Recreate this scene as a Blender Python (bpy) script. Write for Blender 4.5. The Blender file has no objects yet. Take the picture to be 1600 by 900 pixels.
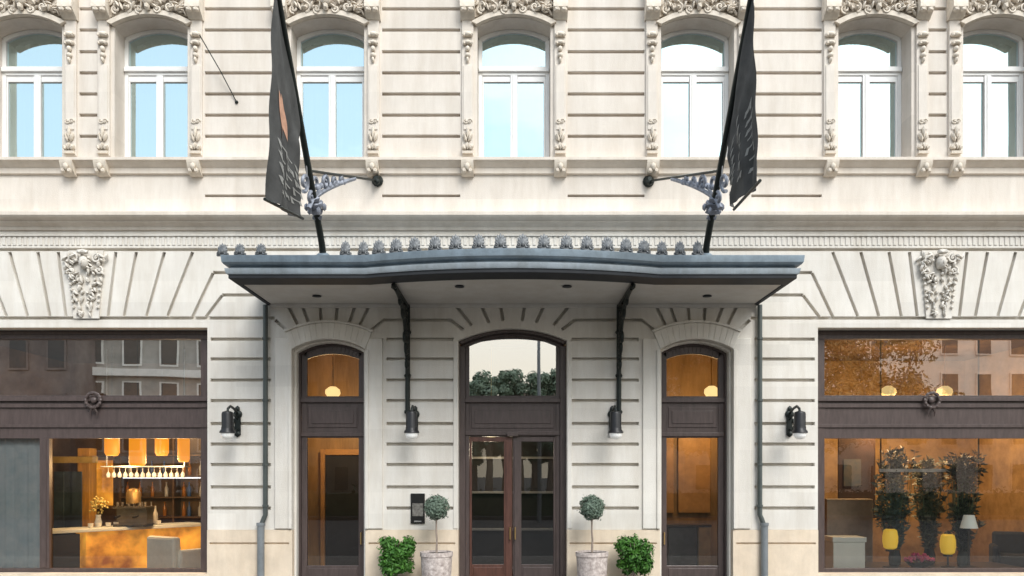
import bpy, bmesh, math, random
from mathutils import Vector, Matrix, noise
random.seed(7)
R = math.radians
C = bpy.context.scene.collection
S, CX, HY, D, EYE = 90.0, 801.0, 740.0, 14.0, 2.056      # survey scale of the facade: 90 units per metre

def XX(px, out=0.0): return (px - CX) / S * (D - out) / D
def ZZ(py, out=0.0): return EYE + (HY - py) / S * (D - out) / D
def P(px, py, out=0.0): return Vector((XX(px, out), -out, ZZ(py, out)))

# ------------------------------------------------------------------ mesh collector
class MB:
    def __init__(s): s.bm = bmesh.new()
    def add(s, verts, faces):
        vs = [s.bm.verts.new(v) for v in verts]
        for f in faces:
            try: s.bm.faces.new([vs[i] for i in f])
            except ValueError: pass
        return s
    def box(s, x0, x1, y0, y1, z0, z1, rot=0, piv=None):
        v = [Vector(p) for p in ((x0,y0,z0),(x1,y0,z0),(x1,y1,z0),(x0,y1,z0),(x0,y0,z1),(x1,y0,z1),(x1,y1,z1),(x0,y1,z1))]
        if rot:
            c = Vector(piv) if piv else Vector(((x0+x1)/2,(y0+y1)/2,0))
            m = Matrix.Rotation(rot, 3, 'Z'); v = [m @ (p-c) + c for p in v]
        return s.add(v, [(0,3,2,1),(4,5,6,7),(0,1,5,4),(1,2,6,5),(2,3,7,6),(3,0,4,7)])
    def prism(s, poly, y0, y1):            # poly in x,z ; extruded along y
        n = len(poly)
        v = [(x,y0,z) for x,z in poly] + [(x,y1,z) for x,z in poly]
        f = [tuple(range(n)), tuple(range(2*n-1, n-1, -1))]
        f += [(i, i+n, (i+1)%n+n, (i+1)%n) for i in range(n)]
        return s.add(v, f)
    def extrude_x(s, prof, x0, x1):        # prof: (y,z)
        n = len(prof)
        v = [(x0,y,z) for y,z in prof] + [(x1,y,z) for y,z in prof]
        f = [tuple(range(n)), tuple(range(2*n-1, n-1, -1))]
        f += [(i, i+n, (i+1)%n+n, (i+1)%n) for i in range(n)]
        return s.add(v, f)
    def ring(s, outer, inner, y0, y1):     # open strip between two polylines of equal length (x,z)
        n = len(outer)
        for i in range(n-1):
            s.prism([outer[i], outer[i+1], inner[i+1], inner[i]], y0, y1)
        return s
    def tube(s, pts, r, seg=8, caps=True):
        pts = [Vector(p) for p in pts]; n = len(pts)
        rs = r if isinstance(r, (list, tuple)) else [r]*n
        up = None; rings = []
        for i, p in enumerate(pts):
            t = (pts[min(i+1,n-1)] - pts[max(i-1,0)]).normalized()
            if up is None:
                up = Vector((0,0,1)) if abs(t.z) < .9 else Vector((0,1,0))
            a = t.cross(up).normalized(); b = a.cross(t).normalized(); up = b
            rings.append([s.bm.verts.new(p + (a*math.cos(2*math.pi*k/seg) + b*math.sin(2*math.pi*k/seg))*rs[i]) for k in range(seg)])
        for i in range(n-1):
            for k in range(seg):
                s.bm.faces.new((rings[i][k], rings[i][(k+1)%seg], rings[i+1][(k+1)%seg], rings[i+1][k]))
        if caps:
            s.bm.faces.new(rings[0][::-1]); s.bm.faces.new(rings[-1])
        return s
    def lathe(s, prof, c=(0,0,0), seg=20, axis='Z'):
        rings = []
        for r, z in prof:
            ring = []
            for k in range(seg):
                a = 2*math.pi*k/seg
                v = (r*math.cos(a), r*math.sin(a), z)
                if axis == 'Y': v = (v[0], -z, v[1])
                ring.append(s.bm.verts.new((v[0]+c[0], v[1]+c[1], v[2]+c[2])))
            rings.append(ring)
        for i in range(len(rings)-1):
            for k in range(seg):
                s.bm.faces.new((rings[i][k], rings[i][(k+1)%seg], rings[i+1][(k+1)%seg], rings[i+1][k]))
        s.bm.faces.new(rings[0][::-1]); s.bm.faces.new(rings[-1])
        return s
    def blob(s, c, rad, ang=0.0, sub=1, axis='Y', jit=0.0):
        m = Matrix.Translation(c) @ Matrix.Rotation(ang, 4, axis) @ Matrix.Diagonal((*rad, 1))
        r = bmesh.ops.create_icosphere(s.bm, subdivisions=sub, radius=1, matrix=m)
        if jit:
            for v in r['verts']:
                v.co += Vector((random.uniform(-1,1), random.uniform(-1,1), random.uniform(-1,1)))*jit
        return s
    def scroll(s, cx, cz, y, r, turns=1.4, a0=0.0, d=1, tr=.012, seg=5):
        pts, rs = [], []
        n = int(14*turns)
        for i in range(n+1):
            t = i/n; rr = r*(1-.82*t); a = a0 + d*t*turns*2*math.pi
            pts.append((cx+rr*math.cos(a), y-.02*t, cz+rr*math.sin(a))); rs.append(tr*(1-.35*t))
        s.tube(pts, rs, seg)
        s.blob((cx, y-.02, cz), (r*.22,)*3)
        return s
    def build(s, name, mat, parent=None, smooth=False, bevel=0, angle=40):
        bmesh.ops.recalc_face_normals(s.bm, faces=s.bm.faces)
        me = bpy.data.meshes.new(name); s.bm.to_mesh(me); s.bm.free()
        if mat: me.materials.append(mat)
        if smooth:
            for p in me.polygons: p.use_smooth = True
            me.set_sharp_from_angle(angle=R(angle))
        o = bpy.data.objects.new(name, me); C.objects.link(o)
        if parent: o.parent = parent; o.matrix_parent_inverse = Matrix.Translation(-parent_loc(parent))
        if bevel:
            m = o.modifiers.new('bevel', 'BEVEL'); m.width = bevel; m.segments = 2; m.limit_method = 'ANGLE'; m.harden_normals = False
        return o

def parent_loc(p):
    v = Vector((0,0,0))
    while p: v += p.location; p = p.parent
    return v
def tag(o, label=None, cat=None, group=None, kind=None):
    if label: o['label'] = label
    if cat: o['category'] = cat
    if group: o['group'] = group
    if kind: o['kind'] = kind
    return o
def thing(name, label, cat, loc=(0,0,0), group=None, parent=None):
    o = bpy.data.objects.new(name, None); C.objects.link(o); o.location = loc; o.empty_display_size = .1
    if parent: o.parent = parent
    return tag(o, label, cat, group)
def dup(o, delta, parent=None, label=None, mirror=False):
    c = o.copy(); C.objects.link(c)
    if parent: c.parent = parent
    else: c.location = o.location + Vector(delta)
    if label: c['label'] = label
    for ch in list(o.children): dup(ch, (0,0,0), c)
    return c
def boolean(o, cutter):
    m = o.modifiers.new('cut', 'BOOLEAN'); m.object = cutter; m.operation = 'DIFFERENCE'; m.solver = 'EXACT'; m.use_self = True
    bpy.context.view_layer.update()
    dg = bpy.context.evaluated_depsgraph_get()
    me = bpy.data.meshes.new_from_object(o.evaluated_get(dg))
    o.modifiers.clear(); o.data = me
    bpy.data.objects.remove(cutter)

# ------------------------------------------------------------------ materials
def mat(name, col, rough=.6, metal=0, var=.0, scale=6, bump=0, bscale=40, col2=None, bevel=0, spec=.5, stretch=None, stain=0, detail=6, course=0, hollow_dark=0):
    m = bpy.data.materials.new(name); m.use_nodes = True
    N, L = m.node_tree.nodes, m.node_tree.links; b = N['Principled BSDF']
    b.inputs['Roughness'].default_value = rough; b.inputs['Metallic'].default_value = metal
    b.inputs['Specular IOR Level'].default_value = spec
    b.inputs['Base Color'].default_value = (*col, 1)
    tc = N.new('ShaderNodeTexCoord'); src = tc.outputs['Object']
    if stretch:
        mp = N.new('ShaderNodeMapping'); mp.inputs['Scale'].default_value = stretch; L.new(src, mp.inputs['Vector']); src = mp.outputs['Vector']
    if var or col2:
        nz = N.new('ShaderNodeTexNoise'); nz.inputs['Scale'].default_value = scale; nz.inputs['Detail'].default_value = detail; nz.inputs['Roughness'].default_value = .65
        L.new(src, nz.inputs['Vector'])
        rp = N.new('ShaderNodeValToRGB')
        c2 = col2 or tuple(c*(1+var) for c in col); c1 = col if col2 else tuple(c*(1-var) for c in col)
        rp.color_ramp.elements[0].color = (*c1,1); rp.color_ramp.elements[1].color = (*c2,1)
        rp.color_ramp.elements[0].position = .32; rp.color_ramp.elements[1].position = .68
        L.new(nz.outputs['Fac'], rp.inputs['Fac']); out = rp.outputs['Color']
        if course:
            sp = N.new('ShaderNodeSeparateXYZ'); L.new(tc.outputs['Object'], sp.inputs[0])
            mm = N.new('ShaderNodeMath'); mm.operation = 'MULTIPLY_ADD'; mm.inputs[1].default_value = 1/.3667; mm.inputs[2].default_value = course; L.new(sp.outputs['Z'], mm.inputs[0])
            fl = N.new('ShaderNodeMath'); fl.operation = 'FLOOR'; L.new(mm.outputs[0], fl.inputs[0])
            wx = N.new('ShaderNodeMath'); wx.operation = 'MULTIPLY_ADD'; wx.inputs[1].default_value = .52; wx.inputs[2].default_value = 20.5; L.new(sp.outputs['X'], wx.inputs[0])
            fx_ = N.new('ShaderNodeMath'); fx_.operation = 'FLOOR'; L.new(wx.outputs[0], fx_.inputs[0])
            cb = N.new('ShaderNodeCombineXYZ'); L.new(fl.outputs[0], cb.inputs[0]); L.new(fx_.outputs[0], cb.inputs[1])
            wn = N.new('ShaderNodeTexWhiteNoise'); wn.noise_dimensions = '2D'; L.new(cb.outputs[0], wn.inputs['Vector'])
            cr = N.new('ShaderNodeValToRGB'); cr.color_ramp.elements[0].color = (.91,.905,.895,1); cr.color_ramp.elements[1].color = (1,.995,.985,1); L.new(wn.outputs['Value'], cr.inputs['Fac'])
            mc = N.new('ShaderNodeMix'); mc.data_type = 'RGBA'; mc.blend_type = 'MULTIPLY'; mc.inputs['Factor'].default_value = 1
            L.new(out, mc.inputs['A']); L.new(cr.outputs['Color'], mc.inputs['B']); out = mc.outputs['Result']
        if hollow_dark:
            ao = N.new('ShaderNodeAmbientOcclusion'); ao.samples = 4; ao.inputs['Distance'].default_value = .07  # ambient occlusion multiplied into the base colour, darker in hollows
            dr = N.new('ShaderNodeValToRGB'); dr.color_ramp.elements[0].color = (1-hollow_dark,1-hollow_dark*1.08,1-hollow_dark*1.2,1); dr.color_ramp.elements[0].position = .25; dr.color_ramp.elements[1].position = .8
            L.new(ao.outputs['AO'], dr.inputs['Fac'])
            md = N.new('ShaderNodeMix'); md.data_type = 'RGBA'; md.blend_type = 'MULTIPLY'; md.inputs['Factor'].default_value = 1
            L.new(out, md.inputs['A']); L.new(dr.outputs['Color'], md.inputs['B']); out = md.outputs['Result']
        if stain:
            mp2 = N.new('ShaderNodeMapping'); mp2.inputs['Scale'].default_value = (2.2, 2.2, .35); L.new(tc.outputs['Object'], mp2.inputs['Vector'])
            n2 = N.new('ShaderNodeTexNoise'); n2.inputs['Scale'].default_value = 1.6; n2.inputs['Detail'].default_value = 8; n2.inputs['Roughness'].default_value = .7; L.new(mp2.outputs['Vector'], n2.inputs['Vector'])
            r2 = N.new('ShaderNodeValToRGB'); r2.color_ramp.elements[0].position = .3; r2.color_ramp.elements[1].position = .62
            k = 1-stain; r2.color_ramp.elements[0].color = (k, k*.97, k*.93, 1); r2.color_ramp.elements[1].color = (1,1,1,1)
            L.new(n2.outputs['Fac'], r2.inputs['Fac'])
            mx = N.new('ShaderNodeMix'); mx.data_type = 'RGBA'; mx.blend_type = 'MULTIPLY'; mx.inputs['Factor'].default_value = 1
            L.new(out, mx.inputs['A']); L.new(r2.outputs['Color'], mx.inputs['B']); out = mx.outputs['Result']
        L.new(out, b.inputs['Base Color'])
    nrm = None
    if bevel:
        bv = N.new('ShaderNodeBevel'); bv.samples = 4; bv.inputs['Radius'].default_value = bevel; nrm = bv.outputs['Normal']
    if bump:
        n3 = N.new('ShaderNodeTexNoise'); n3.inputs['Scale'].default_value = bscale; n3.inputs['Detail'].default_value = 5; L.new(src, n3.inputs['Vector'])
        bp = N.new('ShaderNodeBump'); bp.inputs['Strength'].default_value = bump; bp.inputs['Distance'].default_value = .02
        L.new(n3.outputs['Fac'], bp.inputs['Height'])
        if nrm: L.new(nrm, bp.inputs['Normal'])
        nrm = bp.outputs['Normal']
    if nrm: L.new(nrm, b.inputs['Normal'])
    return m
def glow(name, col, strength, base=None):
    m = bpy.data.materials.new(name); m.use_nodes = True; b = m.node_tree.nodes['Principled BSDF']
    b.inputs['Base Color'].default_value = (*(base or col), 1); b.inputs['Roughness'].default_value = .5
    b.inputs['Emission Color'].default_value = (*col, 1); b.inputs['Emission Strength'].default_value = strength
    return m
def glass(name, refl=.3, tint=(1,1,1), wob=.0, wscale=.7, gcol=(1,1,1)):
    m = bpy.data.materials.new(name); m.use_nodes = True
    N, L = m.node_tree.nodes, m.node_tree.links; N.remove(N['Principled BSDF'])
    tr = N.new('ShaderNodeBsdfTransparent'); tr.inputs['Color'].default_value = (*tint, 1)
    gl = N.new('ShaderNodeBsdfGlossy'); gl.inputs['Roughness'].default_value = .0; gl.inputs['Color'].default_value = (*gcol,1)
    mx = N.new('ShaderNodeMixShader'); lw = N.new('ShaderNodeFresnel'); lw.inputs['IOR'].default_value = 1.5
    ad = N.new('ShaderNodeMath'); ad.operation = 'ADD'; ad.use_clamp = True; ad.inputs[1].default_value = refl
    L.new(lw.outputs['Fac'], ad.inputs[0]); L.new(ad.outputs[0], mx.inputs['Fac'])
    L.new(tr.outputs[0], mx.inputs[1]); L.new(gl.outputs[0], mx.inputs[2]); L.new(mx.outputs[0], N['Material Output'].inputs['Surface'])
    if wob:
        tc = N.new('ShaderNodeTexCoord'); nz = N.new('ShaderNodeTexNoise'); nz.inputs['Scale'].default_value = wscale; nz.inputs['Detail'].default_value = 1
        L.new(tc.outputs['Object'], nz.inputs['Vector'])
        bp = N.new('ShaderNodeBump'); bp.inputs['Strength'].default_value = wob; bp.inputs['Distance'].default_value = .05
        L.new(nz.outputs['Fac'], bp.inputs['Height']); L.new(bp.outputs['Normal'], gl.inputs['Normal'])
    return m

M = {}
M['upper'] = mat('cream_plaster', (.79,.735,.675), .85, var=.05, scale=1.3, bump=.25, bscale=60, bevel=.012, stain=.16, course=.40)
M['ground'] = mat('white_plaster', (.81,.78,.73), .85, var=.05, scale=1.1, bump=.25, bscale=60, bevel=.012, stain=.16, course=.28)
M['plinth'] = mat('peach_stone', (.78,.66,.52), .8, var=.1, scale=2.5, bump=.2, bscale=90, bevel=.012, stain=.14)
M['carve'] = mat('carved_stone', (.76,.69,.60), .85, var=.12, scale=9, bump=.3, bscale=50, stain=.14, hollow_dark=.34)
M['carve_low'] = mat('carved_stone_pale', (.76,.725,.67), .85, var=.1, scale=9, bump=.3, bscale=50, stain=.14, hollow_dark=.34)
M['mould'] = mat('moulding_plaster', (.76,.69,.61), .85, var=.06, scale=1.5, bump=.2, bscale=60, bevel=.008, stain=.16)
M['frame'] = mat('white_paint', (.84,.84,.83), .45, var=.03, scale=3)
M['wood'] = mat('plum_brown_wood', (.082,.060,.056), .38, var=.22, scale=3, bump=.12, bscale=25, stretch=(6,6,1.0))
M['wood_red'] = mat('worn_red_brown_wood', (.10,.042,.030), .4, var=.3, scale=3, bump=.12, bscale=25, stretch=(6,6,1.0))
M['zinc'] = mat('blue_grey_zinc', (.23,.29,.345), .45, .35, var=.18, scale=5, stain=.25, bump=.08, bscale=30)
M['zinc_light'] = mat('pale_zinc', (.48,.55,.61), .45, .2, var=.15, scale=5, stain=.2)
M['dark_metal'] = mat('dark_fascia_metal', (.022,.025,.030), .8, .0, var=.2, scale=4)
M['soffit'] = mat('warm_grey_soffit', (.62,.60,.57), .8, var=.05, scale=1.5, stain=.1)
M['iron'] = mat('black_green_iron', (.018,.023,.021), .45, .5, var=.25, scale=14)
M['iron_grey'] = mat('skylit_grey_iron', (.25,.27,.32), .55, .3, var=.3, scale=14)  # lighter copy of the iron, skylight put into its colour
M['pipe'] = mat('green_grey_pipe', (.075,.088,.085), .5, .2, var=.15, scale=4)
M['pipe_low'] = mat('grey_iron_pipe', (.20,.22,.235), .5, .2, var=.15, scale=4)
M['black'] = mat('black_cylinder', (.02,.02,.022), .4, .3, var=.2, scale=12)
M['banner'] = mat('charcoal_cloth', (.058,.059,.059), .9, var=.25, scale=5, bump=.3, bscale=200)
M['mark'] = mat('pale_print', (.27,.27,.26), .9, var=.2, scale=9)
M['mark_o'] = mat('orange_print', (.52,.29,.20), .9, var=.25, scale=6)
M['brass'] = mat('brass', (.65,.45,.2), .3, 1, var=.1, scale=8)
M['curtain'] = mat('sheer_curtain', (.74,.76,.78), .9, var=.04, scale=3)
M['blind'] = mat('pale_blue_blind', (.42,.52,.57), .8, var=.25, scale=4, col2=(.58,.64,.66))
M['dark'] = mat('dark_interior', (.02,.018,.017), .8, var=.3, scale=2)
M['amber_wall'] = mat('amber_panelling', (.35,.225,.10), .55, var=.35, scale=1.6, bump=.1, bscale=8, stretch=(3,3,.5))
M['ochre_wall'] = mat('ochre_wall', (.44,.28,.12), .8, col2=(.22,.13,.05), scale=3.2, detail=9)
M['floor_in'] = mat('dark_wood_floor', (.07,.045,.03), .35, var=.35, scale=2, stretch=(1,8,1))
M['white_in'] = mat('white_lacquer', (.80,.84,.77), .4, var=.05, scale=3)
M['leaf'] = mat('bright_green_leaves', (.030,.115,.012), .55, col2=(.075,.21,.025), scale=9)
M['leaf_grey'] = mat('grey_green_leaves', (.10,.15,.11), .6, col2=(.19,.25,.19), scale=16)
M['stem'] = mat('pale_bark', (.30,.24,.20), .85, var=.2, scale=20)
M['pot'] = mat('mottled_stone_pot', (.30,.24,.22), .85, col2=(.74,.66,.62), scale=16, bump=.5, bscale=18)
M['clay'] = mat('dark_zinc_trough', (.12,.12,.12), .6, var=.2, scale=6)
M['soil'] = mat('soil', (.03,.022,.016), .95, var=.3, scale=20)
M['glass_up'] = glass('upper_window_glass', .68, (.90,.95,.97), .09, 1.3, (.80,1,1))
M['glass_low'] = glass('door_glass', .055, (.92,.90,.87), .03, .8)
M['glass_tr'] = glass('transom_glass', .42, (.85,.82,.78), .03, .8)
M['pavement'] = mat('stone_pavement', (.17,.16,.15), .8, var=.12, scale=3, bump=.2, bscale=30)
M['asphalt'] = mat('asphalt', (.05,.05,.052), .85, var=.2, scale=8, bump=.3, bscale=90)
M['plaque'] = mat('black_plaque', (.012,.012,.012), .25, var=.1, scale=5)

# ------------------------------------------------------------------ ground
def struct(name, mb, m): return tag(mb.build(name, m), kind='structure')
struct('ground', MB().add([(-300,-400,-.16),(300,-400,-.16),(300,60,-.16),(-300,60,-.16)], [(0,1,2,3)]), M['asphalt'])
struct('pavement', MB().box(-120,120,-5.2,-.03,-.15,0), M['pavement'])
struct('kerb', MB().box(-120,120,-5.5,-5.21,-.15,-.01), mat('granite_kerb', (.25,.24,.23), .8, var=.2, scale=20))
struct('far_pavement', MB().box(-120,120,-70,-24,-.15,-.01), mat('dark_far_pavement', (.07,.068,.065), .8, var=.2, scale=2))

# ------------------------------------------------------------------ the hotel building
hotel = thing('hotel_building', 'cream and white rusticated hotel facade with arched upper windows and dark wooden entrances', 'building')
XL, XR = -11.2, 11.2
WIN = [40, 236, 512, 803, 1090, 1367, 1562]
DEPTH = .35
def arch(cx, hw, spring, crown, n=14):      # left spring -> right spring, in x,z
    rise = crown - spring; r = (hw*hw + rise*rise)/(2*rise); cz = crown - r
    a = math.asin(hw/r)
    return [(cx + r*math.sin(-a + 2*a*i/n), cz + r*math.cos(-a + 2*a*i/n)) for i in range(n+1)]
def arch_open(cx, hw, z0, spring, crown):
    return [(cx-hw, z0)] + arch(cx, hw, spring, crown) + [(cx+hw, z0)]

ZU = 6.30
upper = MB().box(XL, XR, 0, .5, ZU, 11.4).build('upper_wall', M['upper'], hotel)
WHW = 57/S
SP_U, CR_U, Z0_U = ZZ(42), ZZ(28), 7.46
c = MB()
for w in WIN: c.prism(arch_open(XX(w), WHW, Z0_U, SP_U, CR_U), -.2, .8)
boolean(upper, c.build('c', None))
GW, GD = .055, .085
def groove(mb, a, b, w=GW, d=GD):
    (x0,z0),(x1,z1) = a, b
    v = Vector((x1-x0, z1-z0)); t = v.normalized(); n = Vector((-t.y, t.x))*w/2
    mb.prism([(x0+n.x,z0+n.y),(x1+n.x,z1+n.y),(x1-n.x,z1-n.y),(x0-n.x,z0-n.y)], -.02, d)
c = MB()
BAYS = [(-160,-44),(124,152),(320,429),(597,719),(887,1007),(1174,1284),(1451,1479),(1646,1760)]
for a, b in BAYS:
    for y in (-52,-19,14,47,81,114,147,180,213):
        groove(c, (XX(a),ZZ(y)), (XX(b),ZZ(y)))
    if b-a > 60: groove(c, (XX(a),ZZ(306)), (XX(b),ZZ(306)), .045)
boolean(upper, c.build('c', None))

# ground floor wall
ground_w = MB().box(XL, XR, .0, .5, ZZ(828), ZU-.002).build('ground_floor_wall', M['ground'], hotel)
plinth = MB().box(XL, XR, -.018, .5, 0, ZZ(828)-.002).build('plinth', M['plinth'], hotel)
DOORS = [(514,57,546,530),(801,85,532,513),(1088,57,546,530)]
def door_poly(d, z0, grow=0): return arch_open(XX(d[0]), d[1]/S+grow, z0, ZZ(d[2])+grow*.5, ZZ(d[3])+grow)
SHOPS = [(-52,324),(1278,1654)]
for o in (ground_w, plinth):
    c = MB()
    for d in DOORS: c.prism(door_poly(d, -.2), -.2, .8)
    for a, b in SHOPS: c.prism([(XX(a),ZZ(897)),(XX(b),ZZ(897)),(XX(b),ZZ(512)),(XX(a),ZZ(512))], -.2, .8)
    boolean(o, c.build('c', None))
segs = []
for y in (530,561,594,626,662,694,726,761,794):
    segs += [(329,y,423,y),(604,y,709,y)]
    segs += [(-170,y,-58,y)]
segs += [(-170,497,429,497),(360,461,429,461),(346,426,429,426),(-170,390,801,390),
         (213,394,194,494),(257,394,229,494),(301,394,262,494),(333,427,301,495),(333,426,350,426),(347,462,322,495),(347,461,362,461),(181,394,169,494),
         (59,394,78,494),(15,394,43,494),(-29,394,10,494),(91,394,103,494),(-61,427,-29,495),(-75,462,-50,495),(-170,426,-61,426),(-170,461,-75,461)]
# joints over the side door and half of the middle door
segs += [(430,500,449,517),(450,477,466,509),(472,477,482,504),(500,477,502,502),(527,477,525,502),(555,477,546,504),(577,477,562,509),(598,501,579,517),
         (598,500,704,500),(704,500,724,515),(712,477,737,508),(752,477,764,504),(782,477,786,501),(430,461,801,461),(430,426,801,426)]
c = MB()
for x0,y0,x1,y1 in segs:
    groove(c, (XX(x0),ZZ(y0)), (XX(x1),ZZ(y1)))
    if (x0,x1) != (1602-x1,1602-x0): groove(c, (XX(1602-x1),ZZ(y1)), (XX(1602-x0),ZZ(y0)))
boolean(ground_w, c.build('c', None))
c = MB()
for a, b in ((-170,-56),(328,452),(576,711),(890,1026),(1150,1274),(1658,1770)):
    groove(c, (XX(a),ZZ(849)), (XX(b),ZZ(849)), .03, .02)
boolean(plinth, c.build('c', None))

def split_islands(o):
    bm = bmesh.new(); bm.from_mesh(o.data); seen = set(); groups = []
    for v in bm.verts:
        if v.index in seen: continue
        st, g = [v], set()
        while st:
            q = st.pop()
            if q.index in g: continue
            g.add(q.index); st += [e.other_vert(q) for e in q.link_edges]
        seen |= g; groups.append(g)
    bm.free()
    for k, g in enumerate(groups):
        b = bmesh.new(); b.from_mesh(o.data)
        bmesh.ops.delete(b, geom=[v for v in b.verts if v.index not in g], context='VERTS')
        me = bpy.data.meshes.new(o.name); b.to_mesh(me); b.free(); me.materials.append(o.data.materials[0])
        n = bpy.data.objects.new('plinth', me); C.objects.link(n); n.parent = o.parent
    bpy.data.objects.remove(o)
split_islands(plinth)
# mouldings
MB().extrude_x([(-.0,7.24),(-.05,7.25),(-.05,7.35),(-.07,7.36),(-.15,7.425),(-.18,7.435),(-.18,7.485),(0,7.50)], XL, XR).build('string_course', M['mould'], hotel)
MB().extrude_x([(0,6.27),(-.04,6.275),(-.06,6.33),(-.16,6.375),(-.16,6.40),(-.25,6.43),(-.28,6.46),(-.28,6.52),(0,6.60)], XL, XR).build('cornice', M['mould'], hotel)
d = MB(); x = XL+.05
while x < XR-.06:
    d.box(x, x+.052, -.012, .0, 6.02, 6.17); x += .092
d.box(XL, XR, -.03, 0, 6.172, 6.20)
d.build('dentil_band', M['ground'], hotel)
# window reveals sill
for w in WIN:
    MB().box(XX(w)-WHW+.002, XX(w)+WHW-.002, -.1, .4, 7.44, 7.502).build('window_sill', M['mould'], hotel)

# upper windows
def make_window(cx):
    y = DEPTH; zb = 7.52; hw = WHW-.002; f = .07
    k = DEPTH
    zt0, zt1 = ZZ(118,-k), ZZ(104,-k)
    m = MB()
    outer = arch(cx, hw, SP_U-.002, CR_U-.002); inner = arch(cx, hw-f, SP_U-.065, CR_U-.062)
    m.ring(outer, inner, y, y+.08)
    for s in (-1, 1):
        a, b = sorted((cx+s*hw, cx+s*(hw-f)))
        m.box(a, b, y, y+.08, zb, SP_U-.03)
    m.box(cx-hw+f, cx+hw-f, y-.01, y+.07, zt0, zt1)
    m.box(cx-hw+.01, cx+hw-.01, y-.05, y-.011, zt0+.055, zt1-.03)
    m.box(cx-hw+f, cx+hw-f, y+.004, y+.07, zb, zb+.09)
    m.box(cx-.062, cx+.062, y-.012, y+.066, zb+.002, zt0-.002)
    m.box(cx-.024, cx+.024, y-.026, y-.0125, zb+.03, zt0-.004)
    for s in (-1, 1):                     # casement rails
        a, b = sorted((cx+s*.064, cx+s*(hw-f-.002)))
        m.box(a, b, y+.012, y+.064, zt0-.11, zt0-.003)
        e = cx+s*(hw-f)
        a, b = sorted((e-s*.002, e-s*.03)); m.box(a, b, y+.012, y+.064, zb+.09, zt0-.11)
    w = m.build('window', M['frame'], hotel, bevel=.006)
    g = MB()
    top = arch(cx, hw-f+.01, SP_U-.06, CR_U-.055)
    g.add([(cx-hw+f-.01, y+.045, zt1-.01)] + [(px, y+.045, pz) for px, pz in top] + [(cx+hw-f+.01, y+.045, zt1-.01)], [tuple(range(len(top)+2))])
    for s in (-1, 1):
        a, b = sorted((cx+s*.05, cx+s*(hw-f+.01)))
        g.add([(a,y+.045,zb+.05),(b,y+.045,zb+.05),(b,y+.045,zt0-.05),(a,y+.045,zt0-.05)], [(0,1,2,3)])
    g.build('pane', M['glass_up'], w)
    pm = MB(); lo = arch(cx, hw-f+.005, SP_U-.17, CR_U-.13)  # added dark band behind the glass, standing in for arch and reveal shade
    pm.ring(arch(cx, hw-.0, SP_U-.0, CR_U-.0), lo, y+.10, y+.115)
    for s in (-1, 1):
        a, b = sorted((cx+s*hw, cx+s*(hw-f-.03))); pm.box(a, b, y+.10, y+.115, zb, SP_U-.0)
    pm.build('arch_shade_band', M['dark'], w)
    cu = MB(); vs = []; n = 70
    for j, z in enumerate((7.5, 8.2, 8.9, 9.6, 9.80)):
        for i in range(n+1):
            t = i/n; px = cx-hw+f+.035 + t*(2*hw-2*f-.07)
            vs.append((px, y+.22 + .028*math.sin(px*34+.6*math.sin(px*9)) + .012*math.sin(px*71+j*.4), z))
    fs = [(j*(n+1)+i, j*(n+1)+i+1, (j+1)*(n+1)+i+1, (j+1)*(n+1)+i) for j in range(4) for i in range(n)]
    cu.add(vs, fs).build('curtain', M['curtain'], w, smooth=True, angle=80)
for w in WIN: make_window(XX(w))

# pilasters with carved drops, brackets, carved hoods
def make_pilaster():
    m = MB()
    m.box(-.10, .10, -.05, 0, ZZ(245)+.0, ZZ(33))
    m.box(-.075, .075, -.065, -.051, ZZ(205), ZZ(104))
    return m.build('pilaster', M['upper'], hotel, bevel=.006)
def make_drop():
    m = MB()
    for y, w, h in ((57,.085,.045),(70,.075,.04),(80,.04,.05),(90,.05,.045),(97,.025,.05)):
        m.blob((0,-.075,ZZ(y)), (w,.06,h), 0, 2)
        if w > .07:
            for s in (-1,1): m.blob((s*w*.75,-.085,ZZ(y)-.015), (.035,.05,.04), s*.5, 1)
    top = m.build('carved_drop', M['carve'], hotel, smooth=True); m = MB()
    for s in (-1,1):
        m.scroll(s*.035, ZZ(192), -.07, .045, 1.3, 0, s, .014)
        m.blob((s*.045,-.08,ZZ(217)), (.035,.05,.085), s*.35, 1)
        m.blob((s*.06,-.09,ZZ(234)), (.04,.06,.06), s*.7, 1)
    m.blob((0,-.09,ZZ(210)), (.03,.05,.12), 0, 1)
    m.blob((0,-.1,ZZ(232)), (.035,.06,.07), 0, 1)
    m.box(-.09,.09,-.11,-.051,ZZ(243),ZZ(239))
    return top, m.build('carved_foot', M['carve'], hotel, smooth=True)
def console():
    m = MB()
    m.extrude_x([(0,ZZ(277)),(-.09,ZZ(276)),(-.16,ZZ(270)),(-.205,7.39),(-.205,7.436),(0,7.436)], -.105, .105)
    for s in (-1,1): m.blob((s*.05,-.17,ZZ(272)), (.045,.05,.05), 0, 1)
    m.blob((0,-.19,ZZ(266)), (.05,.05,.07), 0, 1)
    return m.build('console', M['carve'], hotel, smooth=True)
def capital():
    m = MB()
    m.extrude_x([(0,ZZ(34)),(-.07,ZZ(34)),(-.1,ZZ(31)),(-.2,ZZ(25)),(-.24,ZZ(22)),(-.24,ZZ(14)),(-.2,ZZ(6)),(-.2,ZZ(-30)),(0,ZZ(-30))], -.125, .125)
    for s in (-1,1): m.blob((s*.06,-.2,ZZ(25)), (.06,.06,.05), 0, 1)
    return m.build('capital', M['carve'], hotel, smooth=True)
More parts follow.
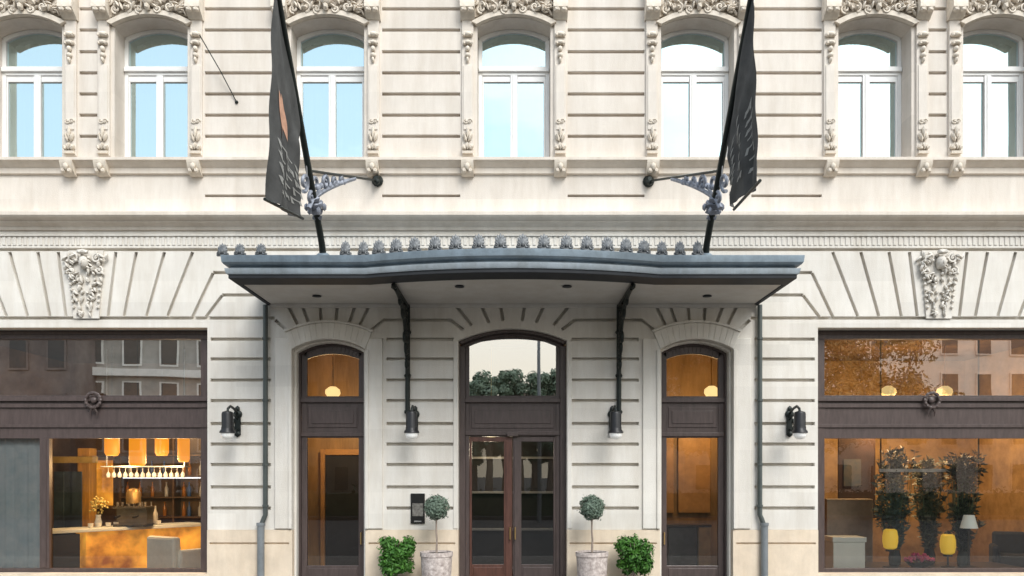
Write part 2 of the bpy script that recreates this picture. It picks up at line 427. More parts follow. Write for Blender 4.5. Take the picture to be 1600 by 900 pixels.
def hood():
    m = MB(); rng = random.Random(11)
    hw = 72/S
    top = [(-hw, ZZ(-34)), (hw, ZZ(-34))]
    lo = arch(0, hw, ZZ(34), ZZ(20), 12)
    m.prism([(x,z) for x,z in lo] + [(hw,ZZ(-34)),(-hw,ZZ(-34))], -.06, 0)
    # archivolt following the opening
    m.ring(arch(0, 66/S, ZZ(38), ZZ(19)), arch(0, 58/S, ZZ(42), ZZ(26.5)), -.10, 0)
    def zlow(x): return ZZ(36) + (ZZ(19)-ZZ(36))*(1-(abs(x)/hw)**2) + .03
    for s in (-1, 1):
        for x, zz, r, dr in ((.16,9.98,.07,1),(.36,10.02,.09,-1),(.56,9.98,.075,1),(.68,10.12,.06,-1),(.25,10.18,.08,-1),(.48,10.2,.08,1)):
            m.scroll(s*x, zz+.08, -.10, r, 1.5, 1.5*s, s*dr, .022)
        for i in range(52):
            x = rng.uniform(.02, hw); z = rng.uniform(zlow(x), ZZ(-30))
            m.blob((s*x, -.09-rng.random()*.06, z), (rng.uniform(.018,.03), .05, rng.uniform(.04,.085)), s*rng.uniform(-1.5,1.5), 1)
    m.blob((0,-.14,10.22), (.10,.1,.13), 0, 2)
    m.blob((0,-.15,10.08), (.05,.08,.07), 0, 1)
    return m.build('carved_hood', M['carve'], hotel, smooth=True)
protos = None
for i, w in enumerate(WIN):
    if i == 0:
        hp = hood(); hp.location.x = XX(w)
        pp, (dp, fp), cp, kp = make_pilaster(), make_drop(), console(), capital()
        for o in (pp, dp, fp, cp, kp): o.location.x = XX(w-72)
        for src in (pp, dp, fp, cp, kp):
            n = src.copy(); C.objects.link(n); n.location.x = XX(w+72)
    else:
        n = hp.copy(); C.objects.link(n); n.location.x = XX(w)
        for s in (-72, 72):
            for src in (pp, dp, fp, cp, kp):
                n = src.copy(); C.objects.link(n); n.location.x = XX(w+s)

# keystone cartouches above the shop windows
def keystone():
    m = MB(); rng = random.Random(5)
    m.prism([(-.22,ZZ(498)),(.22,ZZ(498)),(.30,ZZ(392)),(-.30,ZZ(392))], -.03, .0)
    for s in (-1,1):
        m.scroll(s*.21, ZZ(405), -.07, .085, 1.5, 1.5, s, .026)
        m.scroll(s*.24, ZZ(424), -.06, .07, 1.4, 1.5, -s, .022)
        for i in range(46):
            t = rng.random(); z = ZZ(400)+(ZZ(494)-ZZ(400))*t
            x = rng.uniform(.03, .32*(1-t)+.09)
            m.blob((s*x, -.05-rng.random()*.06*(1-t), z), (rng.uniform(.018,.032), .045, rng.uniform(.03,.075)), s*rng.uniform(-1.2,1.2), 1)
        for i in range(6): m.blob((s*(.27-.012*i), -.05, ZZ(436+i*9)), (.03,.04,.03), 0, 1)
    m.blob((0,-.10,ZZ(412)), (.085,.10,.12), 0, 2)      # mask
    m.blob((0,-.19,ZZ(413)), (.018,.03,.04), 0, 1)
    for s in (-1,1): m.blob((s*.035,-.17,ZZ(409)), (.018,.02,.014), 0, 1)
    m.blob((0,-.15,ZZ(397)), (.11,.08,.05), 0, 1)
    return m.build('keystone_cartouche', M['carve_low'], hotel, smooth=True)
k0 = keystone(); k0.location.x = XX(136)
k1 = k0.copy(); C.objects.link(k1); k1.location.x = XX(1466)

# stone door surrounds
for d in (DOORS[0], DOORS[2]):
    cx, hw = XX(d[0]), d[1]/S
    m = MB()
    zs = ZZ(846)
    m.ring(arch(cx, hw+.115, ZZ(520), ZZ(505)), arch(cx, hw+.0, ZZ(546), ZZ(530)), -.05, .0)
    m.ring(arch(cx, hw+.155, ZZ(517), ZZ(501)), arch(cx, hw+.118, ZZ(520)+.002, ZZ(505)+.003), -.075, .0)
    m.ring(arch(cx, hw-.002, ZZ(546)-.002, ZZ(530)-.002), arch(cx, hw-.045, ZZ(546)-.035, ZZ(530)-.042), .09, .24)
    for s in (-1,1):
        a, b = sorted((cx+s*(hw-.002), cx+s*(hw-.045))); m.box(a, b, .09, .24, .03, ZZ(546)-.02)
    for s in (-1,1):
        a, b = sorted((cx+s*hw, cx+s*(hw+.3)))
        m.box(a, b, -.035, 0, ZZ(826), ZZ(529))
        a, b = sorted((cx+s*hw, cx+s*(hw+.06)))
        m.box(a, b, -.06, -.0355, ZZ(826), ZZ(547))
    m.build('door_surround', M['ground'], hotel, bevel=.008)
cx, hw = XX(801), 85/S
for s in (-1,1):
    a, b = sorted((cx+s*(hw+.002), cx+s*(hw+.085))); MB().box(a, b, -.015, 0, ZZ(826), ZZ(533)).build('door_surround', M['ground'], hotel, bevel=.006)

# entrance doors ------------------------------------------------------
def px_box(m, x0, x1, y0, y1, out0, out1, k):
    m.box(XX(x0,-k), XX(x1,-k), out0, out1, ZZ(y1,-k), ZZ(y0,-k))
K = .30
def side_door(d, sgn):
    cx, hw = XX(d[0]), d[1]/S-.003
    zb = .03; m = MB(); y = K
    gl = lambda py: ZZ(py,-K)
    # outer lining
    m.ring(arch(cx, hw, ZZ(546)-.003, ZZ(530)-.003), arch(cx, hw-.07, ZZ(546)-.055, ZZ(530)-.07), y-.05, y+.08)
    for s in (-1,1):
        a, b = sorted((cx+s*hw, cx+s*(hw-.07))); m.box(a, b, y-.05, y+.08, zb, ZZ(546)-.04)
    # inner frame
    hi = hw-.072; gw = hi-.10
    m.ring(arch(cx, hi, gl(548), gl(537)), arch(cx, gw, gl(561), gl(553)), y, y+.07)
    for s in (-1,1):
        a, b = sorted((cx+s*hi, cx+s*gw)); m.box(a, b, y, y+.07, zb, gl(548)-.01)
    m.box(cx-gw, cx+gw, y+.003, y+.07, gl(684), gl(619))
    m.box(cx-hi, cx+hi, y-.05, y-.001, gl(629), gl(622))
    m.box(cx-hi, cx+hi, y-.03, y-.001, gl(682), gl(676))
    m.box(cx-gw+.03, cx+gw-.03, y-.014, y+.002, gl(668), gl(636))
    m.box(cx-gw+.09, cx+gw-.09, y-.028, y-.0145, gl(662), gl(642))
    m.box(cx-gw, cx+gw, y+.003, y+.07, zb, gl(884))
    m.box(cx-gw+.03, cx+gw-.03, y-.012, y+.002, zb+.05, gl(888))
    o = m.build('entrance_door', M['wood'], hotel, bevel=.006)
    g = MB(); top = arch(cx, gw+.01, gl(561)+.005, gl(553)+.01)
    g.add([(cx-gw-.01, y+.04, gl(621))] + [(a, y+.04, b) for a, b in top] + [(cx+gw+.01, y+.04, gl(621))], [tuple(range(len(top)+2))])
    g.build('transom_pane', M['glass_low'], o)
    MB().add([(cx-gw-.01,y+.04,gl(886)),(cx+gw+.01,y+.04,gl(886)),(cx+gw+.01,y+.04,gl(682)),(cx-gw-.01,y+.04,gl(682))], [(0,1,2,3)]).build('door_pane', M['glass_low'], o)
    hx = cx - sgn*(hi-.05)
    h = MB(); h.tube([(hx,y,gl(850)),(hx,y-.06,gl(850)),(hx,y-.06,gl(832)),(hx,y,gl(832))], .012, 8)
    h.build('handle', M['brass'], o, smooth=True)
side_door(DOORS[0], -1); side_door(DOORS[2], 1)

d = DOORS[1]; cx, hw = XX(d[0]), d[1]/S-.003; zb = .03; y = K; gl = lambda py: ZZ(py,-K)
m = MB()
m.ring(arch(cx, hw, ZZ(532)-.003, ZZ(513)-.003, 18), arch(cx, hw-.05, ZZ(532)-.04, ZZ(513)-.045, 18), y-.20, y+.08)
m.ring(arch(cx, hw-.051, ZZ(532)-.041, ZZ(513)-.046, 18), arch(cx, hw-.10, ZZ(532)-.07, ZZ(513)-.08, 18), y-.05, y+.08)
hi = hw-.102
for s in (-1,1):
    a, b = sorted((cx+s*hw, cx+s*hi)); m.box(a, b, y-.05, y+.08, zb, ZZ(532)-.055)
gw = hi-.07
m.ring(arch(cx, hi, gl(533), gl(521), 18), arch(cx, gw, gl(537), gl(529), 18), y, y+.07)
for s in (-1,1):
    a, b = sorted((cx+s*hi, cx+s*gw)); m.box(a, b, y, y+.07, zb, gl(533)-.01)
m.box(cx-gw, cx+gw, y+.003, y+.07, gl(682), gl(618))
m.box(cx-hi, cx+hi, y-.06, y-.001, gl(629), gl(622))
m.box(cx-hi, cx+hi, y-.03, y-.001, gl(680), gl(674))
m.box(cx-gw+.04, cx+gw-.04, y-.014, y+.002, gl(669), gl(634))
m.box(cx-gw+.10, cx+gw-.10, y-.028, y-.0145, gl(662), gl(641))
m.box(cx-.10, cx+.10, y-.075, y-.031, gl(682), gl(676))
main = m.build('entrance_door', M['wood'], hotel, bevel=.006)
top = arch(cx, gw+.01, gl(537)+.005, gl(529)+.01)
MB().add([(cx-gw-.01,y+.04,gl(620))]+[(a,y+.04,b) for a,b in top]+[(cx+gw+.01,y+.04,gl(620))], [tuple(range(len(top)+2))]).build('transom_pane', M['glass_tr'], main)
for s in (-1,1):
    m = MB()
    xi, xo = cx+s*.006, cx+s*(gw-.004); gi, go = cx+s*.155, cx+s*(gw-.045)
    for a, b in ((xi,gi),(go,xo)):
        a, b = sorted((a,b)); m.box(a, b, y+.005, y+.06, zb, gl(683))
    a, b = sorted((gi,go))
    m.box(a, b, y+.008, y+.06, gl(690), gl(683)); m.box(a, b, y+.008, y+.06, zb, gl(882))
    m.box(a+.03, b-.03, y-.006, y+.007, zb+.03, gl(886))
    a2, b2 = sorted((cx+s*.03, cx+s*.12)); m.box(a2, b2, y-.012, y+.004, zb+.1, gl(690))
    lf = m.build('door_leaf', M['wood_red'] if s < 0 else M['wood'], main, bevel=.006)
    MB().add([(a-.01,y+.04,gl(884)),(b+.01,y+.04,gl(884)),(b+.01,y+.04,gl(688)),(a-.01,y+.04,gl(688))], [(0,1,2,3)]).build('door_pane', M['glass_low'], main)
    hx = cx+s*.045
    MB().tube([(hx,y,gl(842)),(hx,y-.08,gl(842)),(hx,y-.08,gl(824)),(hx,y,gl(824))], .013, 8).build('handle', M['brass'], main, smooth=True)
MB().box(XX(716),XX(886),-.25,.5,0,.025).build('doorstep', M['pavement'], hotel)

# shop windows ----------------------------------------------------------
def shop_window(a, b, mirror, mull):
    k = .30; y = k; gl = lambda py: ZZ(py,-k)
    x0, x1 = XX(a)+.003, XX(b)-.003
    m = MB()
    zb, zt = ZZ(897)+.003, ZZ(512)-.003
    m.box(x0, x1, y-.04, y+.08, gl(530), zt); m.box(x0, x1, y-.06, y-.041, gl(523), gl(519))
    fx = .22
    ins = []
    for s, e in ((1,x0),(-1,x1)):
        p, q = sorted((e, e+s*fx)); m.box(p, q, y-.02, y+.08, zb, gl(530)-.001)
        p, q = sorted((e+s*.03, e+s*.075)); m.box(p, q, y-.035, y-.0205, zb+.02, gl(533))
    m.box(x0+fx, x1-fx, y-.01, y+.08, gl(685), gl(618))
    m.box(x0+.005, x1-.005, y-.07, y-.0205, gl(627), gl(621))
    m.box(x0+.005, x1-.005, y-.045, y-.0205, gl(637), gl(631))
    m.box(x0+.005, x1-.005, y-.04, y-.0205, gl(668), gl(663))
    m.box(x0+fx, x1-fx, y-.01, y+.08, zb, gl(888))
    m.box(x0+.005, x1-.005, y-.05, y-.0205, zb+.001, gl(893))
    mx = None
    if mull:
        mx = XX(mull[0],-k), XX(mull[1],-k)
        m.box(mx[0], mx[1], y-.022, y+.08, gl(888)+.001, gl(685)-.001)
        m.box(mx[0]+.05, mx[1]-.05, y-.034, y-.0225, gl(886), gl(687))
    o = m.build('shop_window', M['wood'], hotel, bevel=.006)
    xa, xb = x0+fx-.01, x1-fx+.01
    def pane(n, p, q, z0, z1, mt): MB().add([(p,y+.04,z0),(q,y+.04,z0),(q,y+.04,z1),(p,y+.04,z1)], [(0,1,2,3)]).build(n, mt, o)
    pane('transom_pane', xa, xb, gl(620), gl(528), M['glass_tr'])
    if mx:
        pane('shop_pane', xa, mx[0]+.01, gl(890), gl(683), M['glass_low']); pane('shop_pane', mx[1]-.01, xb, gl(890), gl(683), M['glass_low'])
        n = 40; vs = []
        for z in (gl(889), gl(684)):
            for i in range(n+1): 
                px = xa+.02+(mx[0]-xa-.02)*i/n; vs.append((px, y+.16+.012*math.sin(px*30)+.006*math.sin(px*77), z))
        MB().add(vs, [(i,i+1,n+2+i,n+1+i) for i in range(n)]).build('blind', M['blind'], o, smooth=True, angle=80)
    else: pane('shop_pane', xa, xb, gl(890), gl(683), M['glass_low'])
    cx = (x0+x1)/2
    r = MB()
    pts = [(cx+.125*math.cos(t), y-.10, gl(626)+.125*math.sin(t)) for t in [2*math.pi*i/24 for i in range(24)]]
    r.tube(pts+pts[:2], [.026+.006*math.sin(i*2.1) for i in range(26)], 6)
    for i in range(14):
        t = 2*math.pi*i/14; r.blob((cx+.13*math.cos(t), y-.105, gl(626)+.13*math.sin(t)), (.03,.025,.045), -t, 1)
    r.blob((cx, y-.08, gl(626)), (.06,.03,.06), 0, 2)
    for s in (-1,1): r.tube([(cx+s*.02,y-.09,gl(638)),(cx+s*.06,y-.08,gl(645)),(cx+s*.05,y-.07,gl(652))], [.02,.016,.006], 6)
    r.build('wreath_ornament', M['wood'], o, smooth=True)
shop_window(-52, 324, False, (63,78)); shop_window(1278, 1654, True, None)

# rear shell of the building so no daylight comes from behind
s = MB()
for a in ((XL,XR,6.0,6.1,0,11.4),(XL,XL+.1,.51,5.99,0,11.4),(XR-.1,XR,.51,5.99,0,11.4),(XL,XR,.0,6.1,11.405,11.6),(XL+.11,XR-.11,.505,5.99,5.2,5.4)):
    s.box(*a)
s.build('rear_wall', M['dark'], hotel)
# rooms
def room(name, x0, x1, y1, z1, mwall, mceil):
    m = MB()
    m.box(x0, x1, y1, y1+.08, .03, z1); m.box(x0-.08, x0, .51, y1+.08, .03, z1); m.box(x1, x1+.08, .51, y1+.08, .03, z1)
    w = m.build(name, mwall, hotel)
    MB().box(x0, x1, .51, y1-.002, -.02, .028).build('room_floor', M['floor_in'], hotel)
    MB().box(x0-.08, x1+.08, .51, y1+.08, z1+.003, z1+.08).build('room_ceiling', mceil, hotel)
room('bar_room_wall', -10.2, -5.0, 4.6, 4.6, mat('bar_brown_wall', (.075,.048,.03), .6, col2=(.20,.13,.075), scale=1.3, detail=8), M['dark'])
room('shop_room_wall', 5.0, 10.2, 4.2, 4.6, M['ochre_wall'], mat('brown_ceiling', (.16,.09,.04), .8, var=.3, scale=1.5))
room('hall_wall', -4.6, 4.6, 3.6, 4.7, M['amber_wall'], M['amber_wall'])
def dk(name, m, mt): return m.build(name, mt, hotel, bevel=.01)
# dark inner lobby behind the main doors, and inner doorway by the left entrance
m = MB(); m.box(-1.25,-1.15,.55,3.5,.03,4.6); m.box(1.15,1.25,.55,3.5,.03,4.6); m.box(-1.15,1.15,2.4,2.5,.03,4.6)
dk('lobby_partition', m, M['dark'])
m = MB()
for x in (-.92,-.06,.86): m.box(x, x+.06, 2.3, 2.39, .03, 2.9)
for z in (.12,.9,1.65,2.35,2.85): m.box(-.92,.92, 2.31,2.385, z, z+.05)
dk('inner_door', m, mat('grey_inner_door', (.34,.33,.31), .5, var=.2, scale=4))
dk('inner_doorway', MB().box(-4.06,-2.9,3.48,3.59,.03,2.45), M['dark'])
dk('doorway_trim', MB().box(-4.16,-4.065,3.44,3.59,.03,2.58).box(-4.06,-2.8,3.44,3.59,2.455,2.58), mat('honey_trim', (.55,.30,.10), .5, var=.15, scale=4))
dk('wall_panel', MB().box(2.7,3.5,3.53,3.59,1.2,2.9).box(3.6,4.3,3.53,3.59,1.2,2.9), mat('honey_panel', (.55,.32,.13), .5, var=.2, scale=3))

# ------------------------------------------------------------------ canopy
can = thing('entrance_canopy', 'bow-fronted blue-grey metal canopy with palmette cresting over the entrance', 'canopy', (0,0,5.0))
HWC, PO = 4.30, 2.0
def path(off, so=None):
    so = off if so is None else so
    pts = [(-HWC-so, 0), (-HWC-so, -PO-off)]
    n = 28
    for i in range(n+1):
        x = -2.2 + 4.4*i/n; t = x/2.2
        b = .36*(1-abs(t)**2.0)
        pts.append((x, -PO-off-b))
    pts += [(HWC+so, -PO-off), (HWC+so, 0)]
    return pts
def sweep(prof):
    m = MB(); n = len(prof); ps = [path(o, max(o,-.12)) for o, z in prof]
    L = len(ps[0])
    vs = [(ps[j][i][0], ps[j][i][1], prof[j][1]) for j in range(n) for i in range(L)]
    fs = [(j*L+i, j*L+i+1, ((j+1)%n)*L+i+1, ((j+1)%n)*L+i) for j in range(n) for i in range(L-1)]
    fs += [tuple(j*L for j in range(n)), tuple(j*L+L-1 for j in range(n-1,-1,-1))]
    return m.add(vs, fs)
sweep([(-.48,4.975),(-.05,4.975),(-.05,5.03),(-.48,5.03)]).build('gutter_base', M['dark_metal'], can, bevel=.006)
sweep([(-.10,5.032),(-.035,5.032),(-.02,5.05),(-.005,5.115),(-.03,5.12),(-.10,5.12)]).build('lower_fascia', M['zinc_light'], can, smooth=True, angle=30)
sweep([(-.12,5.122),(-.075,5.122),(-.075,5.155),(.0,5.17),(.025,5.20),(.035,5.285),(.035,5.30),(-.12,5.30)]).build('upper_fascia', M['zinc'], can, smooth=True, angle=30)
pi = path(-.481); 
def lid(z0, z1, off):
    p = path(off, max(off,-.122)); n = len(p); m = MB()
    v = [(x,y-.001,z0) for x,y in p]+[(x,y-.001,z1) for x,y in p]
    return m.add(v, [tuple(range(n)), tuple(range(2*n-1,n-1,-1))]+[(i,(i+1)%n,(i+1)%n+n,i+n) for i in range(n)])
lid(4.99, 5.02, -.482).build('soffit', M['soffit'], can)
lid(5.24, 5.27, -.121).build('canopy_roof', M['zinc'], can)
m = MB()
m.extrude_x([(-.001,4.93),(-.05,4.94),(-.07,4.985),(-.001,4.985)], -HWC+.1, HWC-.1)
m.build('wall_moulding', M['soffit'], can)
for px, py in ((495,462),(718,447),(886,447),(1105,462)):
    o_ = D - D*(4.985-EYE)*S/(HY-py)       # how far out the lamp sits
    o_ = D*(1-((4.985-EYE)*S)/(HY-py))
    x = XX(px, o_)
    MB().lathe([(.06,0),(.075,-.012),(.075,-.02),(.05,-.022)][::-1], (x,-o_,4.99), 16).build('downlight', M['dark_metal'], can, smooth=True)
def antefix():
    m = MB()
    m.box(-.10,.10,-.02,.02,0,.045)
    m.blob((0,0,.085), (.085,.03,.085), 0, 2)
    lobes = [(-1.15,.09),(-.72,.115),(-.35,.13),(0,.14),(.35,.13),(.72,.115),(1.15,.09)]
    for a, l in lobes:
        m.blob((math.sin(a)*l*.6, -.005, .06+math.cos(a)*l*.6), (.027,.022,l*.46), a, 1)
    m.blob((0,-.03,.065), (.035,.03,.035), 0, 1)
    for s in (-1,1): m.scroll(s*.065,.045,-.025,.034,1.2,1.5,s,.011)
    return m
AX = [348,375,408,540,568,592,619,648,680,712,748,782,817,850,885,917,949,978,1006,1034,1062,1090]
a0 = None
pth = path(-.03)
def front_y(x):
    for i in range(len(pth)-1):
        (x0,y0),(x1,y1) = pth[i], pth[i+1]
        if x0 <= x <= x1 and x1 > x0: return y0+(y1-y0)*(x-x0)/(x1-x0)
    return pth[1][1]
for px in AX:
    x = XX(px, 2.0)
    for _ in range(4): x = XX(px, -front_y(x))
    if a0 is None:
        a0 = antefix().build('antefix', mat('leaden_ornament', (.10,.11,.12), .5, .3, col2=(.24,.25,.26), scale=10), can, smooth=True); o = a0
    else: o = a0.copy(); C.objects.link(o)
    o.matrix_parent_inverse = Matrix.Identity(4)
    o.location = (x, front_y(x), .30); sc = 1.0 if 570 < px < 1030 else .86
    o.scale = (sc, 1, 1.15 if px > 420 else .95)
def bracket(x):
    m = MB(); zb = ZZ(644); zt = 4.975
    m.tube([(x,-.05,zb),(x,-.05,zt)], .042, 8); m.tube([(x,-.05,zt-.03),(x,-1.65,zt-.03)], .035, 8)
    pts = []
    for i in range(17):
        t = i/16; pts.append((x, -.08-1.45*t**1.9, ZZ(590)+ (zt-.06-ZZ(590))*(1-(1-t)**2.1)))
    m.tube(pts, [.034-.01*abs(.5-i/16) for i in range(17)], 8)
    def sp(cy, cz, r, dr, a0=0, turns=1.4):
        p = [(x, cy+r*(1-.8*i/18)*math.cos(a0+dr*turns*2*math.pi*i/18), cz+r*(1-.8*i/18)*math.sin(a0+dr*turns*2*math.pi*i/18)) for i in range(19)]
        m.tube(p, .030, 6)
    sp(-.28, 4.62, .2, 1); sp(-.62, 4.76, .15, -1, 1); sp(-.22, 4.22, .13, -1); sp(-.98,4.84,.08,1); sp(-.16,3.92,.08,1); sp(-.40,4.35,.09,1,2)
    for z in (zb, 3.75, 4.5): m.lathe([(.05,-.03),(.065,0),(.05,.03)], (x,-.05,z), 8)
    m.blob((x,-1.66,zt-.05), (.05,.06,.06), 0, 1)
    for i in range(9):
        t = i/8; m.blob((x, -.10-.35*t, 4.0+.85*t), (.045,.05,.085), .6, 1, 'X')
    return m.build('wall_bracket', M['iron'], can, smooth=True)
bracket(XX(637.5)); bracket(XX(966.5))

# ------------------------------------------------------------------ drain pipes
for px, s in ((415,-1),(1187,1)):
    x = XX(px,.06); xl = x+s*.075
    t = thing('drain_pipe', 'thin green-grey drain pipe with kinked foot, ' + ('left of the left side entrance' if s < 0 else 'right of the right side entrance'), 'drain pipe', (x,-.07,0))
    MB().tube([(x,-.07,4.97),(x,-.07,ZZ(804)),(x+s*.03,-.07,ZZ(810)),(xl-s*.02,-.075,ZZ(817)),(xl,-.08,ZZ(824))], .043, 10).build('upper_pipe', M['pipe'], t, smooth=True)
    MB().tube([(xl,-.085,ZZ(818)),(xl,-.085,0)], .062, 12).lathe([(.062,-.02),(.075,-.02),(.075,.03),(.062,.03)], (xl,-.085,ZZ(819)), 12).build('lower_pipe', M['pipe_low'], t, smooth=True)
    m = MB()
    for y in (530,626,726,790): m.lathe([(.045,-.02),(.055,-.018),(.055,.018),(.045,.02)], (x,-.07,ZZ(y)), 10); m.box(x-.015,x+.015,-.06,0,ZZ(y)-.012,ZZ(y)+.012)
    m.build('pipe_clamp', M['pipe'], t)

# ------------------------------------------------------------------ wall lamps
lamp_glass = glow('lamp_globe', (1,.98,.95), .15, (.85,.85,.83))
def wall_lamp(px, label):
    x = XX(px); t = thing('wall_lamp', label, 'wall lamp', (x,0,ZZ(660)), 'black cylindrical lamps on the facade')
    z = ZZ(660)
    m = MB(); m.box(x-.05,x+.05,-.035,0,z-.22,z+.2); m.lathe([(.075,0),(.075,.03),(.05,.05)], (x,-.0,z+.14), 14, 'Y')
    m.blob((x,-.03,z-.2), (.06,.035,.06), 0, 1); m.blob((x,-.03,z+.23), (.045,.035,.06), 0, 1)
    m.build('back_plate', M['iron'], t, smooth=True)
    m = MB(); m.tube([(x,-.03,z+.15),(x,-.2,z+.22),(x,-.38,z+.25),(x,-.5,z+.2),(x,-.52,z+.12)], .022, 8)
    m.tube([(x,-.03,z-.12),(x,-.16,z-.16),(x,-.26,z-.06),(x,-.2,z+.04),(x,-.14,z-.02)], .016, 6)
    m.tube([(x,-.03,z+.05),(x,-.2,z+.12),(x,-.42,z+.02)], .014, 6)
    m.build('arm', M['iron'], t, smooth=True)
    MB().lathe([(.03,.16),(.085,.14),(.095,.11),(.095,-.1),(.1,-.12),(.1,-.15),(.125,-.18),(.13,-.21),(.11,-.215)][::-1], (x,-.52,z+.0), 20).build('housing', M['black'], t, smooth=True)
    MB().lathe([(.105,-.216),(.105,-.25),(.085,-.29),(.04,-.315),(.01,-.32)][::-1], (x,-.52,z), 20).build('globe', lamp_glass, t, smooth=True)
wall_lamp(372, 'black cylindrical wall lamp beside the bar window')
wall_lamp(649, 'black cylindrical wall lamp above the black plaque')
wall_lamp(956, 'black cylindrical wall lamp on the pier right of the double doors')
wall_lamp(1233, 'black cylindrical wall lamp beside the shop window with yellow lanterns')

# ------------------------------------------------------------------ flags
def flag(side):
    X = -2.85 if side < 0 else 2.9
    word = 'left' if side < 0 else 'right'
    b0 = Vector((X,-1.85,5.28)); sl = 1.05
    pt = lambda o: Vector((X,-o,5.38+(o-1.85)*sl))
    t = thing('flagpole', f'slanting black flagpole with grey scrollwork bracket on the {word} of the canopy', 'flagpole', b0)
    MB().tube([b0, pt(1.95), pt(4.9)], [.055,.05,.035], 10).build('pole', M['iron'], t, smooth=True)
    MB().lathe([(.11,-.02),(.11,.03),(.075,.06)], b0+Vector((0,0,.03)), 14).build('pole_base', M['zinc'], t, smooth=True)
    # collar
    cpos = pt(2.35); m = MB()
    for o, r in ((2.24,.085),(2.31,.12),(2.37,.13),(2.43,.10)): m.blob(pt(o), (r,r*.6,r*.6), R(45), 1, 'X')
    for a in range(6):
        th = a*math.pi/3; m.blob(cpos+Vector((.13*math.cos(th),.09*math.sin(th),.09*math.sin(th))), (.035,.045,.06), 0, 1)
    m.build('collar', M['iron_grey'], t, smooth=True)
    # tie to the wall
    wk = Vector((XX(590),-.03,ZZ(283))) if side < 0 else Vector((XX(1013),-.03,ZZ(284)))
    tp = pt(2.72)
    MB().tube([wk, tp], .020, 8).build('tie_bar', M['iron'], t, smooth=True)
    m = MB(); m.lathe([(.10,0),(.10,.03),(.06,.06),(.07,.10),(.035,.16)], wk+Vector((0,.03,0)), 12, 'Y'); m.blob(wk+Vector((0,-.08,-.04)),(.07,.06,.07),0,1); m.build('wall_boss', M['iron'], t, smooth=True)
    # scrollwork between tie and collar: strip curves lying in the tie/collar plane
    u = (wk-tp); L = u.length; u.normalize(); dn = (cpos - tp); dn = (dn - u*dn.dot(u)); dl = dn.length; dn.normalize()
    q = lambda a, b: tp + u*a + dn*b
    m = MB()
    pts = [q(L*.62*i/14, dl*1.0*(1-(i/14)**.55)+.02) for i in range(15)]
    m.tube(pts, [.035]*15, 6)
    def sp(a, b, r, dr, a0=0):
        m.tube([q(a+r*(1-.8*i/16)*math.cos(a0+dr*8.5*i/16), b+r*(1-.8*i/16)*math.sin(a0+dr*8.5*i/16)) for i in range(17)], .027, 6)
    sp(.22,.17,.16,1); sp(.58,.13,.11,-1); sp(.92,.09,.08,1); sp(.08,.36,.10,-1); sp(-.14,.16,.13,-1,2); sp(1.2,.06,.05,-1)
    for i in range(9): m.blob(q(.12+.15*i, .07+.15*(1-i/9)), (.055,.03,.05), i, 1)
    m.build('scrollwork', M['iron_grey'], t, smooth=True)
    rp = pt(3.0)
    MB().tube([rp+Vector((0,.08,0)), rp+Vector((.02*side,.28,-.45)), pt(2.45)+Vector((.03*side,.1,.05))], .009, 6).build('halyard', mat('grey_rope', (.35,.35,.36), .9, var=.1, scale=50), t)
    # banner cloth hanging below the pole
    oi, oo = (3.24, 4.40) if side < 0 else (3.04, 4.25)
    zi, zo = (5.47, 5.32) if side < 0 else (5.66, 5.56)
    amp = .05
    nu, nv = 40, 46
    def cl(a, b):                 # a along the width 0 inner..1 outer, b 0 top..1 bottom
        o = oi + (oo-oi)*a; zt = pt(o).z - .05; z1 = zi + (zo-zi)*a
        z = zt + (z1-zt)*b
        x = X + amp*(.15+.85*b)*math.sin(a*7.5+b*1.8+.6) + .016*math.sin(a*23-b*5+1.0)*(1-a*.5)*min(1,b*3) + .012*math.sin(b*19+a*6) + .03*b*math.sin(a*17+2*b) + (.03*b*a*side) + .045*side*b
        return Vector((x, -o, z))
    m = MB(); m.add([cl(i/nu,j/nv) for j in range(nv+1) for i in range(nu+1)],
        [(j*(nu+1)+i, j*(nu+1)+i+1, (j+1)*(nu+1)+i+1, (j+1)*(nu+1)+i) for j in range(nv) for i in range(nu)])
    ban = thing('hotel_banner', 'charcoal hanging banner with an orange emblem and grey lettering' if side < 0 else 'charcoal hanging banner with faint grey lettering on the right flagpole', 'banner', (X,-3.0,5.4))
    m.build('cloth', M['banner'], ban, smooth=True, angle=80)
    # printed marks: patches following the cloth, on the face turned to the entrance
    def patch(name, fn, mt, n=14, w=2):
        mm = MB(); vs = []
        for i in range(n+1):
            for k in range(w+1):
                a, b = fn(i/n, k/w); p = cl(a, b); vs += [p + Vector((-side*.008,0,0))]
        mm.add(vs, [(i*(w+1)+k, i*(w+1)+k+1, (i+1)*(w+1)+k+1, (i+1)*(w+1)+k) for i in range(n) for k in range(w)])
        return mm.build(name, mt, ban, smooth=True, angle=80)
    def bar(a0,b0,a1,b1,wa,wb): return lambda t,k: (a0+(a1-a0)*t+wa*(k-.5), b0+(b1-b0)*t+wb*(k-.5))
    if side < 0:
        patch('emblem', lambda t,k: (.80-.17*t+.17*(k-.5)*math.sin(math.pi*min(.97,t*.9+.06))**.6, .44+.20*t), M['mark_o'], 16, 4)
        patch('emblem', lambda t,k: (.56-.16*t+.15*(k-.5)*math.sin(math.pi*min(.97,t*.9+.06))**.6, .33+.19*t), M['mark_o'], 16, 4)
    g = M['mark']
    rng = random.Random(3)
